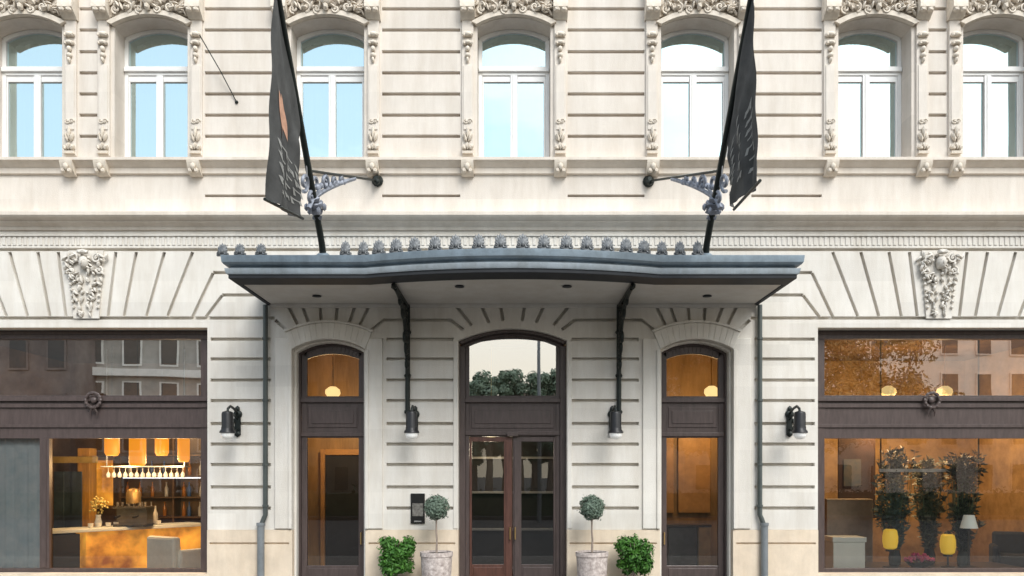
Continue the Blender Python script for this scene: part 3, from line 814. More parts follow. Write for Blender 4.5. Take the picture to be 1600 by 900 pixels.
    for c_, a in enumerate((.80,.56,.32,.14)):
        b = (.67,.60,.56,.56)[c_] if side < 0 else (.44,.40,.36,.42)[c_]
        e = .94 if side < 0 else .90
        while b < e-.07:
            h = rng.uniform(.035,.055); q = rng.randrange(3)
            patch('lettering', bar(a,b,a-.05,b+h,.035,0), g, 4, 1)
            if q: patch('lettering', bar(a-.12,b+.01,a-.15,b+h,.03,0), g, 4, 1)
            patch('lettering', bar(a,b+.005,a-.13,b+.018,0,.010), g, 4, 1)
            if q > 1: patch('lettering', bar(a-.03,b+h*.55,a-.15,b+h*.7,0,.010), g, 4, 1)
            b += h+.022
    d_ = (cl(1,1)-cl(0,1)).normalized()
    MB().tube([cl(0,1)-d_*.06, cl(1,1)+d_*(.02 if side < 0 else .14)], .02, 8).build('bottom_rod', M['iron'], ban, smooth=True)
flag(-1); flag(1)

# thin dark slanting line at the wall, upper left, built as a tube
wl = thing('slanting_line', 'thin dark line slanting across the wall right of the second upper window', 'thin_line', P(370,160))
MB().tube([P(370,160,.01), P(345,112,.12), P(312,55,.30)], .009, 6).build('thin_line', M['iron'], wl)
MB().lathe([(.03,0),(.03,.02),(.012,.04)], P(370,160)+Vector((0,0,0)), 8, 'Y').build('line_end', M['iron'], wl)

# ------------------------------------------------------------------ plaque
x0, x1, z0, z1 = XX(642), XX(664), ZZ(818), ZZ(771)
t = thing('wall_plaque', 'black framed plaque on the wall behind the left ball tree', 'plaque', (XX(653),0,z0))
MB().box(x0,x1,-.03,-.0,z0,z1).build('board', M['plaque'], t, bevel=.004)
MB().box(x0+.03,x1-.03,-.033,-.0305,z0+.13,z1-.17).build('printed_sheet', mat('grey_print', (.06,.055,.045), .7, col2=(.22,.21,.19), scale=22), t)
MB().box(x0+.06,x1-.06,-.033,-.0305,z0+.03,z0+.05).build('printed_line', M['mark'], t)

# ------------------------------------------------------------------ plants
def leaf_cloud(m, c, rad, n, size, rng, shell=.55, up=.3, flat=False, lump=.18):
    for i in range(n):
        d = Vector((rng.gauss(0,1), rng.gauss(0,1), rng.gauss(0,1))).normalized()
        rr = shell + (1-shell)*rng.random()**.5
        k = 1 + lump*noise.noise(d*2.3+Vector(c))*1.6
        p = Vector(c) + Vector((d.x*rad[0], d.y*rad[1], d.z*rad[2]))*rr*k
        nrm = (d + Vector((rng.uniform(-1,1), rng.uniform(-1,1), rng.uniform(-1,1)+up))*.8).normalized()
        a = nrm.orthogonal().normalized(); a = Matrix.Rotation(rng.uniform(0,6.28), 3, nrm) @ a; b = nrm.cross(a)
        s = size*rng.uniform(.6,1.25)
        m.add([p-a*s, p+b*s*.45+nrm*s*.12, p+a*s, p-b*s*.45+nrm*s*.12], [(0,1,2,3)])
def topiary(px, label):
    rng = random.Random(px); x = XX(px, .55); y = -.55
    t = thing('ball_tree', label, 'potted tree', (x,y,0), 'ball trees in stone pots')
    zt = ZZ(862,.55); zc = ZZ(793,.55)
    MB().lathe([(.17,0),(.2,.03),(.235,.15),(.262,zt-.08),(.275,zt-.07),(.275,zt),(.245,zt),(.24,zt-.04),(.02,zt-.04)], (x,y,0), 28).build('pot', M['pot'], t, smooth=True)
    MB().lathe([(.23,zt-.045),(.23,zt-.03),(.05,zt-.015)], (x,y,0), 16).build('soil', M['soil'], t)
    MB().tube([(x,y,zt-.06),(x+.008,y,zt+.2),(x-.004,y,zt+.35),(x,y,zc)], [.020,.016,.015,.014], 8).build('trunk', M['stem'], t, smooth=True)
    m = MB(); m.blob((x,y,zc), (.155,.155,.155), 0, 3)
    leaf_cloud(m, (x,y,zc), (.205,.205,.205), 1500, .026, rng, .78, .2, lump=.13)
    leaf_cloud(m, (x,y,zc), (.235,.235,.235), 70, .022, rng, .9, .2, lump=.2)
    m.build('crown', M['leaf_grey'], t)
topiary(682, 'grey-green ball tree in stone pot beside the black plaque')
topiary(925, 'grey-green ball tree in stone pot right of the double doors')
def shrub(px, label, seed):
    rng = random.Random(seed); x = XX(px,.45); y = -.45
    t = thing('potted_shrub', label, 'potted shrub', (x,y,0), 'bright green shrubs by the entrance')
    MB().lathe([(.16,0),(.19,.02),(.22,.26),(.235,.27),(.235,.31),(.2,.31),(.2,.28),(.02,.28)], (x,y,0), 24).build('pot', M['clay'], t, smooth=True)
    m = MB(); zc = ZZ(866,.45)
    for i in range(9):
        a = rng.uniform(0,6.28); m.tube([(x,y,.27),(x+.1*math.cos(a),y+.1*math.sin(a),zc),(x+.2*math.cos(a),y+.2*math.sin(a),zc+.2)], [.012,.009,.004], 5)
    m.build('stem', M['stem'], t)
    m = MB()
    zc -= .02
    for i in range(26):
        c_ = Vector((x+rng.uniform(-.2,.2), y+rng.uniform(-.18,.18), zc+rng.uniform(-.25,.22)))
        leaf_cloud(m, c_, (.13,.13,.13), 150, .040, rng, .3, .6)
    for i in range(12):
        c_ = Vector((x+rng.uniform(-.25,.25), y+rng.uniform(-.2,.2), zc+rng.uniform(-.2,.3)))
        leaf_cloud(m, c_, (.08,.08,.11), 26, .036, rng, .3, .8)
    m.build('crown', M['leaf'], t)
shrub(619, 'bright green bushy shrub at the foot of the wall below the black plaque', 4)
shrub(990, 'bright green bushy shrub between the right ball tree and right side entrance', 15)

# ------------------------------------------------------------------ bar interior (left)
def dpt0(px, py, dep): return Vector((XX(px,-dep), dep, ZZ(py,-dep)))
amber = glow('amber_shade', (1.0,.34,.015), 1.0, (.25,.10,.01))
def pendant(px, py0, py1, depth, r, label):
    o = -depth; x = XX(px,o); z1, z0 = ZZ(py0,o), ZZ(py1,o); y = depth
    t = thing('pendant_lamp', label, 'pendant lamp', (x,y,z1), 'amber pendant lamps in the bar')
    MB().lathe([(r*.75,z0),(r,z0+.06),(r,z1-.08),(r*.6,z1)], (x,y,0), 18).build('lamp_shade', amber, t, smooth=True)
    MB().tube([(x,y,z1),(x,y,4.6)], .008, 6).lathe([(.03,z1-.0),(.04,z1+.02),(.015,z1+.07)], (x,y,0), 10).build('cord', M['black'], t)
    l = bpy.data.lights.new('lamp_bulb', 'POINT'); l.energy = 48; l.color = (1,.62,.28); l.shadow_soft_size = .12
    lo = bpy.data.objects.new('lamp_bulb', l); C.objects.link(lo); lo.location = (x,y,z0-.18)
pendant(175, 672, 712, 2.0, .14, 'amber glass pendant lamp, first from the left in the bar')
pendant(215, 664, 728, 1.3, .15, 'long amber glass pendant lamp, the lowest hanging in the bar')
pendant(253, 672, 712, 2.0, .13, 'amber glass pendant lamp between two longer ones in the bar')
pendant(287, 668, 722, 1.5, .11, 'narrow amber glass pendant lamp nearest the bar window right edge')
# counter: recedes to the right
cnt = thing('bar_counter', 'bar counter with glowing amber front and pale stone top', 'bar counter', (-7.6,1.6,0))
A, B = Vector((XX(134,-1.5),1.5,0)), Vector((XX(318,-3.3),3.3,0))
dv = (B-A).normalized(); nv_ = Vector((-dv.y, dv.x, 0))
def slab(a, b, w0, w1, z0, z1, name, mt, par):
    p = [a+nv_*w0, b+nv_*w0, b+nv_*w1, a+nv_*w1]
    v = [(q.x,q.y,z0) for q in p]+[(q.x,q.y,z1) for q in p]
    return MB().add(v, [(0,3,2,1),(4,5,6,7),(0,1,5,4),(1,2,6,5),(2,3,7,6),(3,0,4,7)]).build(name, mt, par, bevel=.01)
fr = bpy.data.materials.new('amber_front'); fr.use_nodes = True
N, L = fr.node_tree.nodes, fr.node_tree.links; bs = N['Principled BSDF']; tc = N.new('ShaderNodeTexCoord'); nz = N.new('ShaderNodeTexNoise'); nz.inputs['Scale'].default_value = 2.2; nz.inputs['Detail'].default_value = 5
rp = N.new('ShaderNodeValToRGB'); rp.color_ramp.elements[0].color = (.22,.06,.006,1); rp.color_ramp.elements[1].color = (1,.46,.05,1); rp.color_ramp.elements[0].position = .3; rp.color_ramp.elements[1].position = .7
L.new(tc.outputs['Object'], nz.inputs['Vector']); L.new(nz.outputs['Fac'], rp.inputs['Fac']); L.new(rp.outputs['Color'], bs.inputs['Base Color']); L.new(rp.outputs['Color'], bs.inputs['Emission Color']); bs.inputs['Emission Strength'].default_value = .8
ztop = ZZ(826,-1.5)
slab(A, B, 0, .5, .03, ztop-.07, 'counter_front', fr, cnt)
slab(A-dv*.68, B, -.08, .62, ztop-.065, ztop, 'counter_top', M['white_in'], cnt)
slab(A-dv*.62, A-dv*.12, -.05, .6, .03, ztop-.09, 'counter_end', M['dark'], cnt)
# back shelf with bottles
sh = thing('bottle_shelf', 'lit back-bar shelf unit on the rear wall of the bar', 'shelf', (-7.6,4.3,0))
m = MB()
for z in (1.05,1.5,1.98,2.45): m.box(-8.9,-5.3,4.2,4.58,z,z+.035)
for x in (-8.9,-7.7,-6.5,-5.35): m.box(x,x+.05,4.22,4.58,.9,2.9)
m.build('shelf_frame', mat('brown_shelf_wood', (.09,.05,.025), .5, var=.3, scale=4), sh, bevel=.005)
MB().box(-8.8,-5.4,4.205,4.215,1.945,1.975).build('light_strip', glow('shelf_light', (.75,.85,1), 1.2), sh)
bcols = [mat('bottle_%s' % n, c, .15, var=.1, scale=8) for n, c in (('green',(.05,.12,.05)),('amber',(.35,.14,.03)),('clear',(.5,.5,.48)),('blue',(.06,.12,.3)))]
bn = ['dark green', 'amber', 'clear', 'blue']
b_ = []
for i in range(4):
    m = MB().lathe([(.035,0),(.042,.01),(.042,.19),(.016,.25),(.014,.31),(.018,.315),(.018,.33)], (0,0,0), 12)
    b_.append(m.build('bottle', bcols[i], None, smooth=True))
rng = random.Random(2); cnts = [0]*4; first = [True]*4
for z, nm in ((1.085,'lowest'),(1.535,'middle'),(2.015,'upper')):
    for i in range(13):
        k = rng.randrange(4); x = -8.75+i*.27+rng.uniform(-.05,.05)
        if any(abs(x-q-.025) < .07 for q in (-8.9,-7.7,-6.5,-5.35)): x += .13
        o = b_[k] if first[k] else b_[k].copy()
        if not first[k]: C.objects.link(o)
        first[k] = False
        o.location = (x, 4.38, z)
        tag(o, f'{bn[k]} glass bottle on the {nm} back-bar shelf', 'bottle', f'{bn[k]} bottles on the {nm} back-bar shelf')
mach = thing('coffee_machine', 'brass and steel coffee machine standing on the bar counter', 'coffee machine', dpt0(205, 800, 2.1))
m = MB(); p = dpt0(205,800,2.1); zt_ = ztop
m.box(p.x-.30,p.x+.30,2.12,2.4,zt_+.05,zt_+.36); m.box(p.x-.33,p.x+.33,2.0,2.42,zt_+.362,zt_+.40); m.box(p.x-.33,p.x+.33,1.98,2.42,zt_+.03,zt_+.055)
[m.lathe([(.03,.40),(.035,.41),(.03,.49),(.028,.49)], (p.x-.27+.075*i,2.1+.05*(i%3),zt_), 8) for i in range(8)]
m.build('body', mat('steel_body', (.20,.17,.13), .35, .8, var=.2, scale=6), mach, bevel=.02)
m = MB(); m.lathe([(.14,0),(.14,.2),(.10,.28),(.02,.31)], (p.x,2.2,zt_+.461), 18); m.build('dome', mat('dull_brass', (.30,.20,.08), .5, .8, var=.2, scale=8), mach, smooth=True)
m = MB()
for q in (-.3,.3): m.box(p.x+q-.03,p.x+q+.03,2.03,2.35,zt_+.002,zt_+.049)
m.build('foot', M['black'], mach)
m = MB()
for q in (-.18,.18): m.tube([(p.x+q,2.0,zt_+.22),(p.x+q,1.9,zt_+.2),(p.x+q,1.8,zt_+.2)], .022, 8)
m.build('filter_holder', M['black'], mach, smooth=True)
rack = thing('glass_rack', 'hanging rack of stemmed glasses below the amber pendants', 'glass rack', dpt0(225,735,2.4))
a_, b_2 = dpt0(163,733,2.5), dpt0(292,733,2.5); m = MB()
m.box(a_.x,b_2.x,2.35,2.65,a_.z+.04,a_.z+.065)
for q in (a_.x+.05,b_2.x-.05): m.tube([(q,2.5,a_.z+.06),(q,2.5,4.6)], .012, 6)
m.build('rail', mat('blue_white_rail', (.45,.50,.58), .3, .4, var=.3, scale=9), rack)
gm = mat('glassware', (.55,.58,.60), .12, var=.3, scale=9)
n_ = 14
for i in range(n_):
    q = a_.x+.08+(b_2.x-a_.x-.16)*i/(n_-1)
    MB().lathe([(.035,.035),(.006,.03),(.006,-.05),(.04,-.09),(.045,-.14),(.035,-.17)][::-1], (q,2.5,a_.z), 10).build('glass', gm, rack, smooth=True)
for i, (px_, lb) in enumerate(((247,'green bottle on the bar counter beside the coffee machine'),(262,'amber bottle on the bar counter, taller of the pair'),(275,'clear bottle on the bar counter nearest the window edge'))):
    fct = (px_-134)/(318-134); q = A.lerp(B, min(1,fct*.8)) + nv_*.25
    m = MB().lathe([(.04,0),(.05,.01),(.05,.22),(.02,.3),(.017,.38),(.02,.39)], (q.x,q.y,ztop), 12)
    t = m.build('bottle', bcols[i], None, smooth=True); tag(t, lb, 'bottle', 'bottles on the bar counter')
t = thing('backlit_panel', 'amber backlit panel between the wooden column and the bottle shelf', 'wall panel', dpt0(160,770,3.9))
MB().box(XX(146,-3.9),XX(176,-3.9),3.88,3.93,1.35,2.35).build('panel', fr, t, bevel=.005)
MB().box(XX(144,-3.9),XX(178,-3.9),3.90,3.94,2.352,2.42).box(XX(144,-3.9),XX(178,-3.9),3.90,3.94,1.28,1.348).build('frame', M['brass'], t)
pk = mat('cup_white', (.7,.68,.62), .3, var=.05, scale=8)
cup0 = None
for i in range(9):
    q = A.lerp(B, .06+.07*i) + nv_*(.14+.05*(i%2))
    if cup0 is None: cup0 = MB().lathe([(.02,0),(.045,.02),(.05,.09),(.042,.09),(.035,.03)], (0,0,0), 12).build('cup', pk, None, smooth=True); o = cup0
    else: o = cup0.copy(); C.objects.link(o)
    o.location = (q.x, q.y, ztop); tag(o, 'small white cup in the row along the bar counter', 'cup', 'white cups along the bar counter')
for i, (f_, h_, lb) in enumerate(((.16,.46,'pale yellow blooms in a vase on the bar counter beside the coffee machine'),)):
    q = A.lerp(B, f_) + nv_*.38; t = thing('flower_vase', lb, 'flowers', (q.x,q.y,ztop))
    MB().lathe([(.05,0),(.07,.08),(.045,.2),(.055,.24)], (q.x,q.y,ztop), 14).build('vase', gm, t, smooth=True)
    m = MB(); rg = random.Random(31)
    for k in range(60):
        d_ = Vector((rg.gauss(0,1),rg.gauss(0,1),rg.gauss(0,1)+.5)).normalized(); m.blob(Vector((q.x,q.y,ztop+.42))+d_*rg.uniform(.08,.2), (.028,.028,.02), rg.random()*3, 1)
    m.build('blooms', mat('pale_yellow_petals', (.55,.45,.15), .7, var=.3, scale=9), t)
# armchair: pale, in front of the bar
def armchair(x, y, rz, label, mt, name='armchair'):
    t = thing(name, label, 'armchair', (x,y,.03))
    parts = []
    m = MB(); m.box(-.34,.34,-.32,.30,.16,.44); parts.append(m.build('seat', mt, None, bevel=.05))
    m = MB(); m.box(-.40,.40,.24,.40,.16,.86); parts.append(m.build('backrest', mt, None, bevel=.05))
    for s in (-1,1):
        a, b = sorted((s*.34,s*.46)); m = MB(); m.box(a,b,-.34,.30,.16,.62); parts.append(m.build('armrest', mt, None, bevel=.04))
        for q in (-.28,.32): parts.append(MB().tube([(s*.36,q,0),(s*.35,q,.17)], [.015,.022], 8).build('leg', M['black'], None))
    for p in parts: p.parent = t
    t.rotation_euler.z = rz
cream = mat('cream_upholstery', (.80,.80,.72), .9, var=.08, scale=6)
armchair(XX(275,-1.15), 1.25, R(150), 'cream armchair in front of the bar counter', cream)
# menu panel / divider at left of the bar pane
t = thing('folding_screen', 'dark blue-black folding screen behind the bar left end', 'screen', (XX(100,-2.6),2.6,0))
m = MB()
for i in range(3): 
    a = XX(84+i*14,-2.6); m.box(a, a+.2, 2.6+.03*(i%2), 2.64+.03*(i%2), .03, 2.1)
m.build('panel', mat('blue_black_panel', (.02,.035,.05), .5, var=.5, scale=3), t, bevel=.005)
t = thing('wood_column', 'yellow wooden column standing behind the bar counter', 'column', (XX(130,-3.2),3.2,0))
MB().box(XX(121,-3.2),XX(140,-3.2),3.2,3.5,.03,2.6).build('shaft', mat('yellow_wood', (.48,.26,.05), .5, var=.3, scale=3, stretch=(6,6,.6)), t, bevel=.01)
MB().box(XX(78,-3.1),XX(150,-3.1),3.12,3.19,2.28,2.42).build('beam', mat('yellow_beam', (.42,.30,.08), .5, var=.3, scale=3), t, bevel=.01)

# ------------------------------------------------------------------ shop interior (right)
def dpt(px, py, dep): return Vector((XX(px,-dep), dep, ZZ(py,-dep)))
table = thing('display_plinth', 'low dark display plinth inside the shop window', 'plinth', (6.9,1.3,0))
MB().box(XX(1345,-.9),XX(1600,-.9),.75,1.9,.03,.32).build('top', mat('dark_plinth', (.035,.03,.032), .4, var=.2, scale=4), table, bevel=.015)
def tall_plant(px, dep, py_top, w, seed, label, col):
    rng = random.Random(seed); x = XX(px,-dep); zt = ZZ(py_top,-dep)
    t = thing('tall_plant', label, 'plant', (x,dep,.32), 'tall plants in the shop window')
    MB().lathe([(.07,.322),(.10,.34),(.11,.48),(.085,.60),(.095,.62),(.07,.62),(.06,.5)], (x,dep,0), 18).build('vase', mat('dark_glass_vase', (.03,.045,.045), .15, var=.2, scale=6), t, smooth=True)
    m = MB(); s_ = MB()
    for i in range(80):
        a = rng.uniform(0,6.28); r = rng.random()*w; h = zt-rng.random()**1.6*1.3
        p0 = Vector((x,dep,.58)); p1 = Vector((x+.8*r*math.cos(a), dep+.4*r*math.sin(a), (h+.75)/2)); p2 = Vector((x+r*math.cos(a), dep+.7*r*math.sin(a), h))
        s_.tube([p0,p1,p2], [.007,.006,.003], 4)
        for k in range(30):
            t_ = .06+.94*rng.random(); p = p1.lerp(p2, t_) if t_ > .5 else p0.lerp(p1, t_*2)
            d_ = Vector((rng.uniform(-1,1), rng.uniform(-1,1), rng.uniform(-.3,1))).normalized(); b = d_.orthogonal().normalized(); sz = rng.uniform(.07,.16)
            m.add([p, p+d_*sz*.5+b*sz*.22, p+d_*sz, p+d_*sz*.5-b*sz*.22], [(0,1,2,3)])
    s_.build('stem', mat('plant_stem', (.10,.14,.08), .7, var=.2, scale=9), t)
    m.build('leaves', col, t)
cg = mat('dark_teal_leaves', (.012,.030,.024), .5, col2=(.10,.15,.14), scale=6)
cg2 = mat('olive_leaves', (.03,.04,.018), .5, col2=(.17,.18,.12), scale=12)
tall_plant(1398, 1.2, 702, .42, 1, 'tall dark teal plant in vase, leftmost behind the shop glass', cg)
tall_plant(1452, 1.5, 716, .26, 2, 'tall olive flecked plant in the middle of the shop display', cg2)
tall_plant(1505, 1.0, 708, .34, 3, 'tall near-black plant in vase beside the white lampshade', mat('black_green_leaves', (.008,.014,.010), .5, col2=(.035,.05,.04), scale=9))
yl = glow('yellow_lantern_glass', (1.0,.66,.05), .35, (.85,.55,.05))
def lantern(px, py, dep, label):
    p = dpt(px,py,dep); t = thing('yellow_lantern', label, 'lantern', (p.x,p.y,.32), 'yellow lanterns in the shop window')
    MB().lathe([(.07,-.19),(.115,-.16),(.135,-.05),(.135,.05),(.115,.16),(.07,.19)], p, 20).build('globe', yl, t, smooth=True)
    m = MB(); m.lathe([(.08,-.23),(.08,-.19)], p, 14); m.lathe([(.075,.19),(.05,.22),(.015,.25)], p, 14)
    m.tube([(p.x,p.y,.33),(p.x,p.y,p.z-.22)], .018, 8); m.lathe([(.12,.322),(.12,.34),(.03,.355)], (p.x,p.y,0), 16)
    m.build('stand', M['black'], t, smooth=True)
lantern(1391, 842, .95, 'yellow glass lantern on stand under the teal plant')
lantern(1481, 850, .95, 'yellow glass lantern on stand under the white lampshade')
p = dpt(1320,868,.9); t = thing('white_crate', 'pale mint box planter at the left end of the shop display', 'box', (p.x,p.y,.03))
MB().box(p.x-.29,p.x+.29,.7,1.1,.2,ZZ(846,-.9)).build('body', M['white_in'], t, bevel=.01)
MB().box(p.x-.31,p.x+.31,.68,1.12,ZZ(846,-.9)+.002,ZZ(838,-.9)).build('lid', M['white_in'], t, bevel=.01)
MB().box(p.x-.26,p.x+.26,.73,1.07,.03,.198).build('base', M['dark'], t)
p = dpt(1440,878,.85); t = thing('flower_bowl', 'low bowl of crimson flowers at the centre of the shop display', 'flowers', (p.x,p.y,.32))
m = MB(); rng = random.Random(8)
for i in range(46):
    a = rng.uniform(0,6.28); r = .25*rng.random()**.5; m.blob((p.x-.05+r*1.15*math.cos(a), p.y+r*.6*math.sin(a), .45+.16*(1-r/.25)*rng.uniform(.6,1.3)), (.045,.045,.035), rng.random()*3, 1, jit=.008)
m.build('blossoms', mat('crimson_petals', (.34,.02,.08), .6, col2=(.62,.07,.2), scale=14), t, smooth=True)
MB().lathe([(.10,.322),(.18,.37),(.24,.44),(.22,.44),(.05,.36)], (p.x-.05,p.y,0), 20).build('bowl', M['black'], t, smooth=True)
t = thing('display_rail', 'pale horizontal display rail across the shop plants', 'rail', dpt(1452,735,1.05))
a, b = dpt(1374,735,1.05), dpt(1532,735,1.05)
m = MB(); m.box(a.x,b.x,1.04,1.075,a.z-.03,a.z+.03); m.build('bar', mat('pale_rail', (.42,.43,.40), .5, var=.3, scale=12), t)
m = MB()
for q in (a.x+.02, b.x-.04): m.box(q,q+.02,1.05,1.07,a.z+.03,4.6)
m.build('hanger', M['black'], t)
p = dpt(1514,815,.8); t = thing('table_lamp', 'white slanted lampshade on a dark stand in the shop', 'lamp', (p.x,p.y,.33))
MB().lathe([(.15,-.12),(.09,.12)], p, 20).build('lamp_shade', glow('white_shade', (.9,1,.92), .15, (.75,.8,.74)), t, smooth=True)
MB().tube([(p.x,p.y,.34),(p.x,p.y,p.z-.1)], .02, 8).lathe([(.16,.03),(.16,.05),(.02,.08)], (p.x,p.y,.30), 16).build('stand', M['black'], t, smooth=True)
armchair(XX(1610,-1.5), 1.9, R(-25), 'navy armchair at the right edge of the shop window', mat('navy_upholstery', (.02,.03,.055), .8, var=.2, scale=6))
t = thing('poster_panel', 'brown and blue picture panel on the shop left wall', 'picture', (5.6,3.2,.9))
MB().box(XX(1310,-2.4),XX(1368,-2.4),2.4,2.44,1.15,2.9).build('frame', mat('dark_brown_frame', (.05,.025,.018), .5, var=.4, scale=3), t, bevel=.006)
MB().box(XX(1318,-2.4),XX(1345,-2.4),2.385,2.398,1.8,2.35).build('picture', mat('blue_grey_picture', (.05,.075,.10), .6, col2=(.14,.12,.10), scale=5), t)
t = thing('stone_block', 'pale stone display block at the left of the shop', 'display block', (5.8,2.0,0))
MB().box(XX(1292,-2.0),XX(1364,-2.0),2.0,2.38,.03,1.55).build('body', mat('pale_brown_stone', (.30,.24,.18), .8, var=.2, scale=4), t, bevel=.01)
t = thing('console_table', 'dark console table behind the right side entrance glass', 'table', (3.6,2.4,.03))
MB().box(3.1,4.0,2.2,2.6,.98,1.03).build('table_top', mat('dark_table', (.05,.03,.02), .4, var=.3, scale=4), t, bevel=.005)
MB().box(3.15,3.72,2.25,2.55,.10,.97).build('cabinet', mat('slate_cabinet', (.07,.075,.075), .5, var=.3, scale=4), t, bevel=.005)
MB().box(3.74,3.98,2.22,2.58,.03,.978).build('side_panel', mat('pale_wood_side', (.48,.30,.12), .5, var=.25, scale=4), t, bevel=.005)
lt = thing('lobby_light', 'small yellow ceiling light inside the double doors', 'ceiling light', (-.35,1.6,2.9))
MB().lathe([(.10,-.03),(.22,-.01),(.22,.04),(.05,.06)], (-.42,1.9,2.72), 18).build('diffuser', glow('yellow_diffuser', (1,.72,.2), .7), lt, smooth=True)
MB().tube([(-.42,1.9,2.77),(-.42,1.9,4.6)], .01, 6).build('rod', M['brass'], lt)
l = bpy.data.lights.new('shelf_fill', 'POINT'); l.energy = 45; l.color = (1,.78,.5); l.shadow_soft_size = .2  # added fill light without a fixture, brightens the dim back-bar shelves
lo = bpy.data.objects.new('shelf_fill', l); C.objects.link(lo); lo.location = (-7.2,3.6,2.9)
l = bpy.data.lights.new('lamp_bulb', 'POINT'); l.energy = 22; l.color = (1,.85,.62); l.shadow_soft_size = .15
lo = bpy.data.objects.new('lamp_bulb', l); C.objects.link(lo); lo.location = (-.42,1.5,2.5)
# ceiling lamps glimpsed through the transoms
def globe(px, py, dep, label):
    p = dpt(px,py,dep); t = thing('ceiling_lamp', label, 'ceiling lamp', p, 'lit globe lamps behind the transoms')
    MB().lathe([(.02,-.13),(.10,-.10),(.15,-.02),(.14,.05),(.06,.11)], p, 18).build('globe', glow('warm_globe', (1,.78,.34), 1.15), t, smooth=True)
    MB().tube([(p.x,p.y,p.z+.1),(p.x,p.y,4.65)], .012, 6).build('rod', M['brass'], t)
    l = bpy.data.lights.new('lamp_bulb', 'POINT'); l.energy = 135 if px > 1200 else 55; l.color = (1,.66,.32); l.shadow_soft_size = .15
    lo = bpy.data.objects.new('lamp_bulb', l); C.objects.link(lo); lo.location = (p.x,p.y+.15 if px > 1200 else p.y+.5,p.z-.5)
globe(520, 613, 1.9, 'lit globe lamp behind the left side entrance transom')
globe(1112, 612, 1.9, 'lit globe lamp behind the right side entrance transom')
globe(1388, 612, 1.9, 'lit globe lamp at the left of the shop transom')
globe(1476, 612, 1.9, 'lit globe lamp right of the wreath in the shop transom')

# ------------------------------------------------------------------ across the street (seen reflected in the glass)
def block(name, label, x0, x1, y, h, rz, wall, floors, cols, pane, base=0, band=None):
    t = thing(name, label, 'building', ((x0+x1)/2, y, 0))
    L_ = x1-x0; m = MB(); m.box(-L_/2, L_/2, -10, 0, 0, h); w = m.build('wall', wall, None)
    w.parent = t; t.rotation_euler.z = rz
    wd = L_/cols*.42; fh = h/floors
    m = MB(); g = MB()
    for f in range(floors):
        for c_ in range(cols):
            cx_ = -L_/2+(c_+.5)*L_/cols; z = f*fh+fh*.25
            m.box(cx_-wd/2-.12, cx_+wd/2+.12, 0.002, .10, z-.12, z+fh*.58)
            g.box(cx_-wd/2, cx_+wd/2, .101, .12, z, z+fh*.55)
    if band:
        for f in range(floors+1): m.box(-L_/2, L_/2, .002, .5, f*fh-.15, f*fh+.35)
    a = m.build('window_frames', band or wall, None); a.parent = t; b = g.build('window_panes', pane, None); b.parent = t
    return t
dkp = mat('dark_pane', (.05,.05,.055), .2, var=.2, scale=2)
block('brick_building', 'brown brick building across the street', -44, -27.5, -36, 15.5, 0, mat('brown_brick', (.13,.11,.108), .85, col2=(.28,.24,.225), scale=.6), 4, 7, dkp)
block('office_building', 'white banded office building across the street', -29, -15, -40, 14.5, R(-14), mat('grey_concrete', (.40,.39,.37), .8, var=.2, scale=1), 5, 6, dkp, band=mat('white_band', (.80,.80,.78), .8, var=.1, scale=2))
block('grey_building', 'tall grey building behind the green trees across the street', -19, -9.5, -47, 13, 0, mat('dull_render', (.22,.20,.18), .85, var=.15, scale=1), 4, 4, dkp)
block('pink_building', 'pink rendered building across the street', 13, 50, -46, 17, 0, mat('pink_render', (.82,.66,.56), .85, var=.1, scale=1), 5, 14, dkp)
def tree(x, y, h, rw, seed, label, lm, group, ls=.20, ln=300):
    rng = random.Random(seed); t = thing('street_tree', label, 'tree', (x,y,0), group)
    m = MB(); m.tube([(x,y,-.05),(x+.1,y,h*.25),(x,y+.1,h*.6)], [.28,.2,.1], 8)
    for i in range(6):
        a = rng.uniform(0,6.28); m.tube([(x,y,h*rng.uniform(.22,.4)),(x+rw*.4*math.cos(a),y+rw*.4*math.sin(a),h*.55),(x+rw*.7*math.cos(a),y+rw*.7*math.sin(a),h*.75)], [.1,.06,.02], 6)
    m.build('trunk', M['stem'], t)
    m = MB()
    for i in range(22):
        a = rng.uniform(0,6.28); r = rw*.8*rng.random()**.5; z = h*rng.uniform(.34,.88); q = rng.uniform(.26,.42)*rw
        leaf_cloud(m, (x+r*math.cos(a),y+r*math.sin(a),z), (q*1.2,q*1.2,q), ln, ls, rng, .35, .4)
    m.build('crown', lm, t)
lg = mat('dusty_green_leaves', (.13,.20,.13), .6, col2=(.30,.38,.29), scale=.9)
la = mat('autumn_leaves', (.22,.135,.045), .6, col2=(.32,.20,.07), scale=.4)
for i, (x, y, h, rw) in enumerate(((-3.6,-38,8.0,1.5),(-2.5,-37,8.6,1.2),(-1.5,-36,9.4,1.3),(-.5,-38,8.9,1.1),(.4,-36,9.3,1.3),(1.3,-37,8.7,1.1),(2.3,-36,9.4,1.3),(3.4,-38,8.8,1.5),(-6.5,-40,9.0,2.6),(7,-40,9.0,2.6))):
    tree(x, y, h, rw, 20+i, 'green street tree reflected in the arched transom', lg, 'green trees across the street', .15, 340)
for i, (x, y, h, rw) in enumerate(((17,-34,13.5,4.2),(21.5,-33,13,4),(12.5,-36,12,3.6))):
    tree(x, y, h, rw, 40+i, 'autumn brown tree reflected in the shop transom', la, 'autumn trees across the street', .17, 520)
hg = thing('added_hedge', 'added dark hedge along the far pavement, breaking up reflections in the door glass', 'added_hedge', (0,-25.5,0))  # hedge added behind the camera to darken reflections in the lower glass
m = MB(); rng = random.Random(77); m.box(-34,34,-26.1,-25.0,0,1.1)
for i in range(340): leaf_cloud(m, (rng.uniform(-34,34),-25.5,rng.uniform(.5,1.25)), (.6,.65,.35), 12, .14, rng, .6, .4)
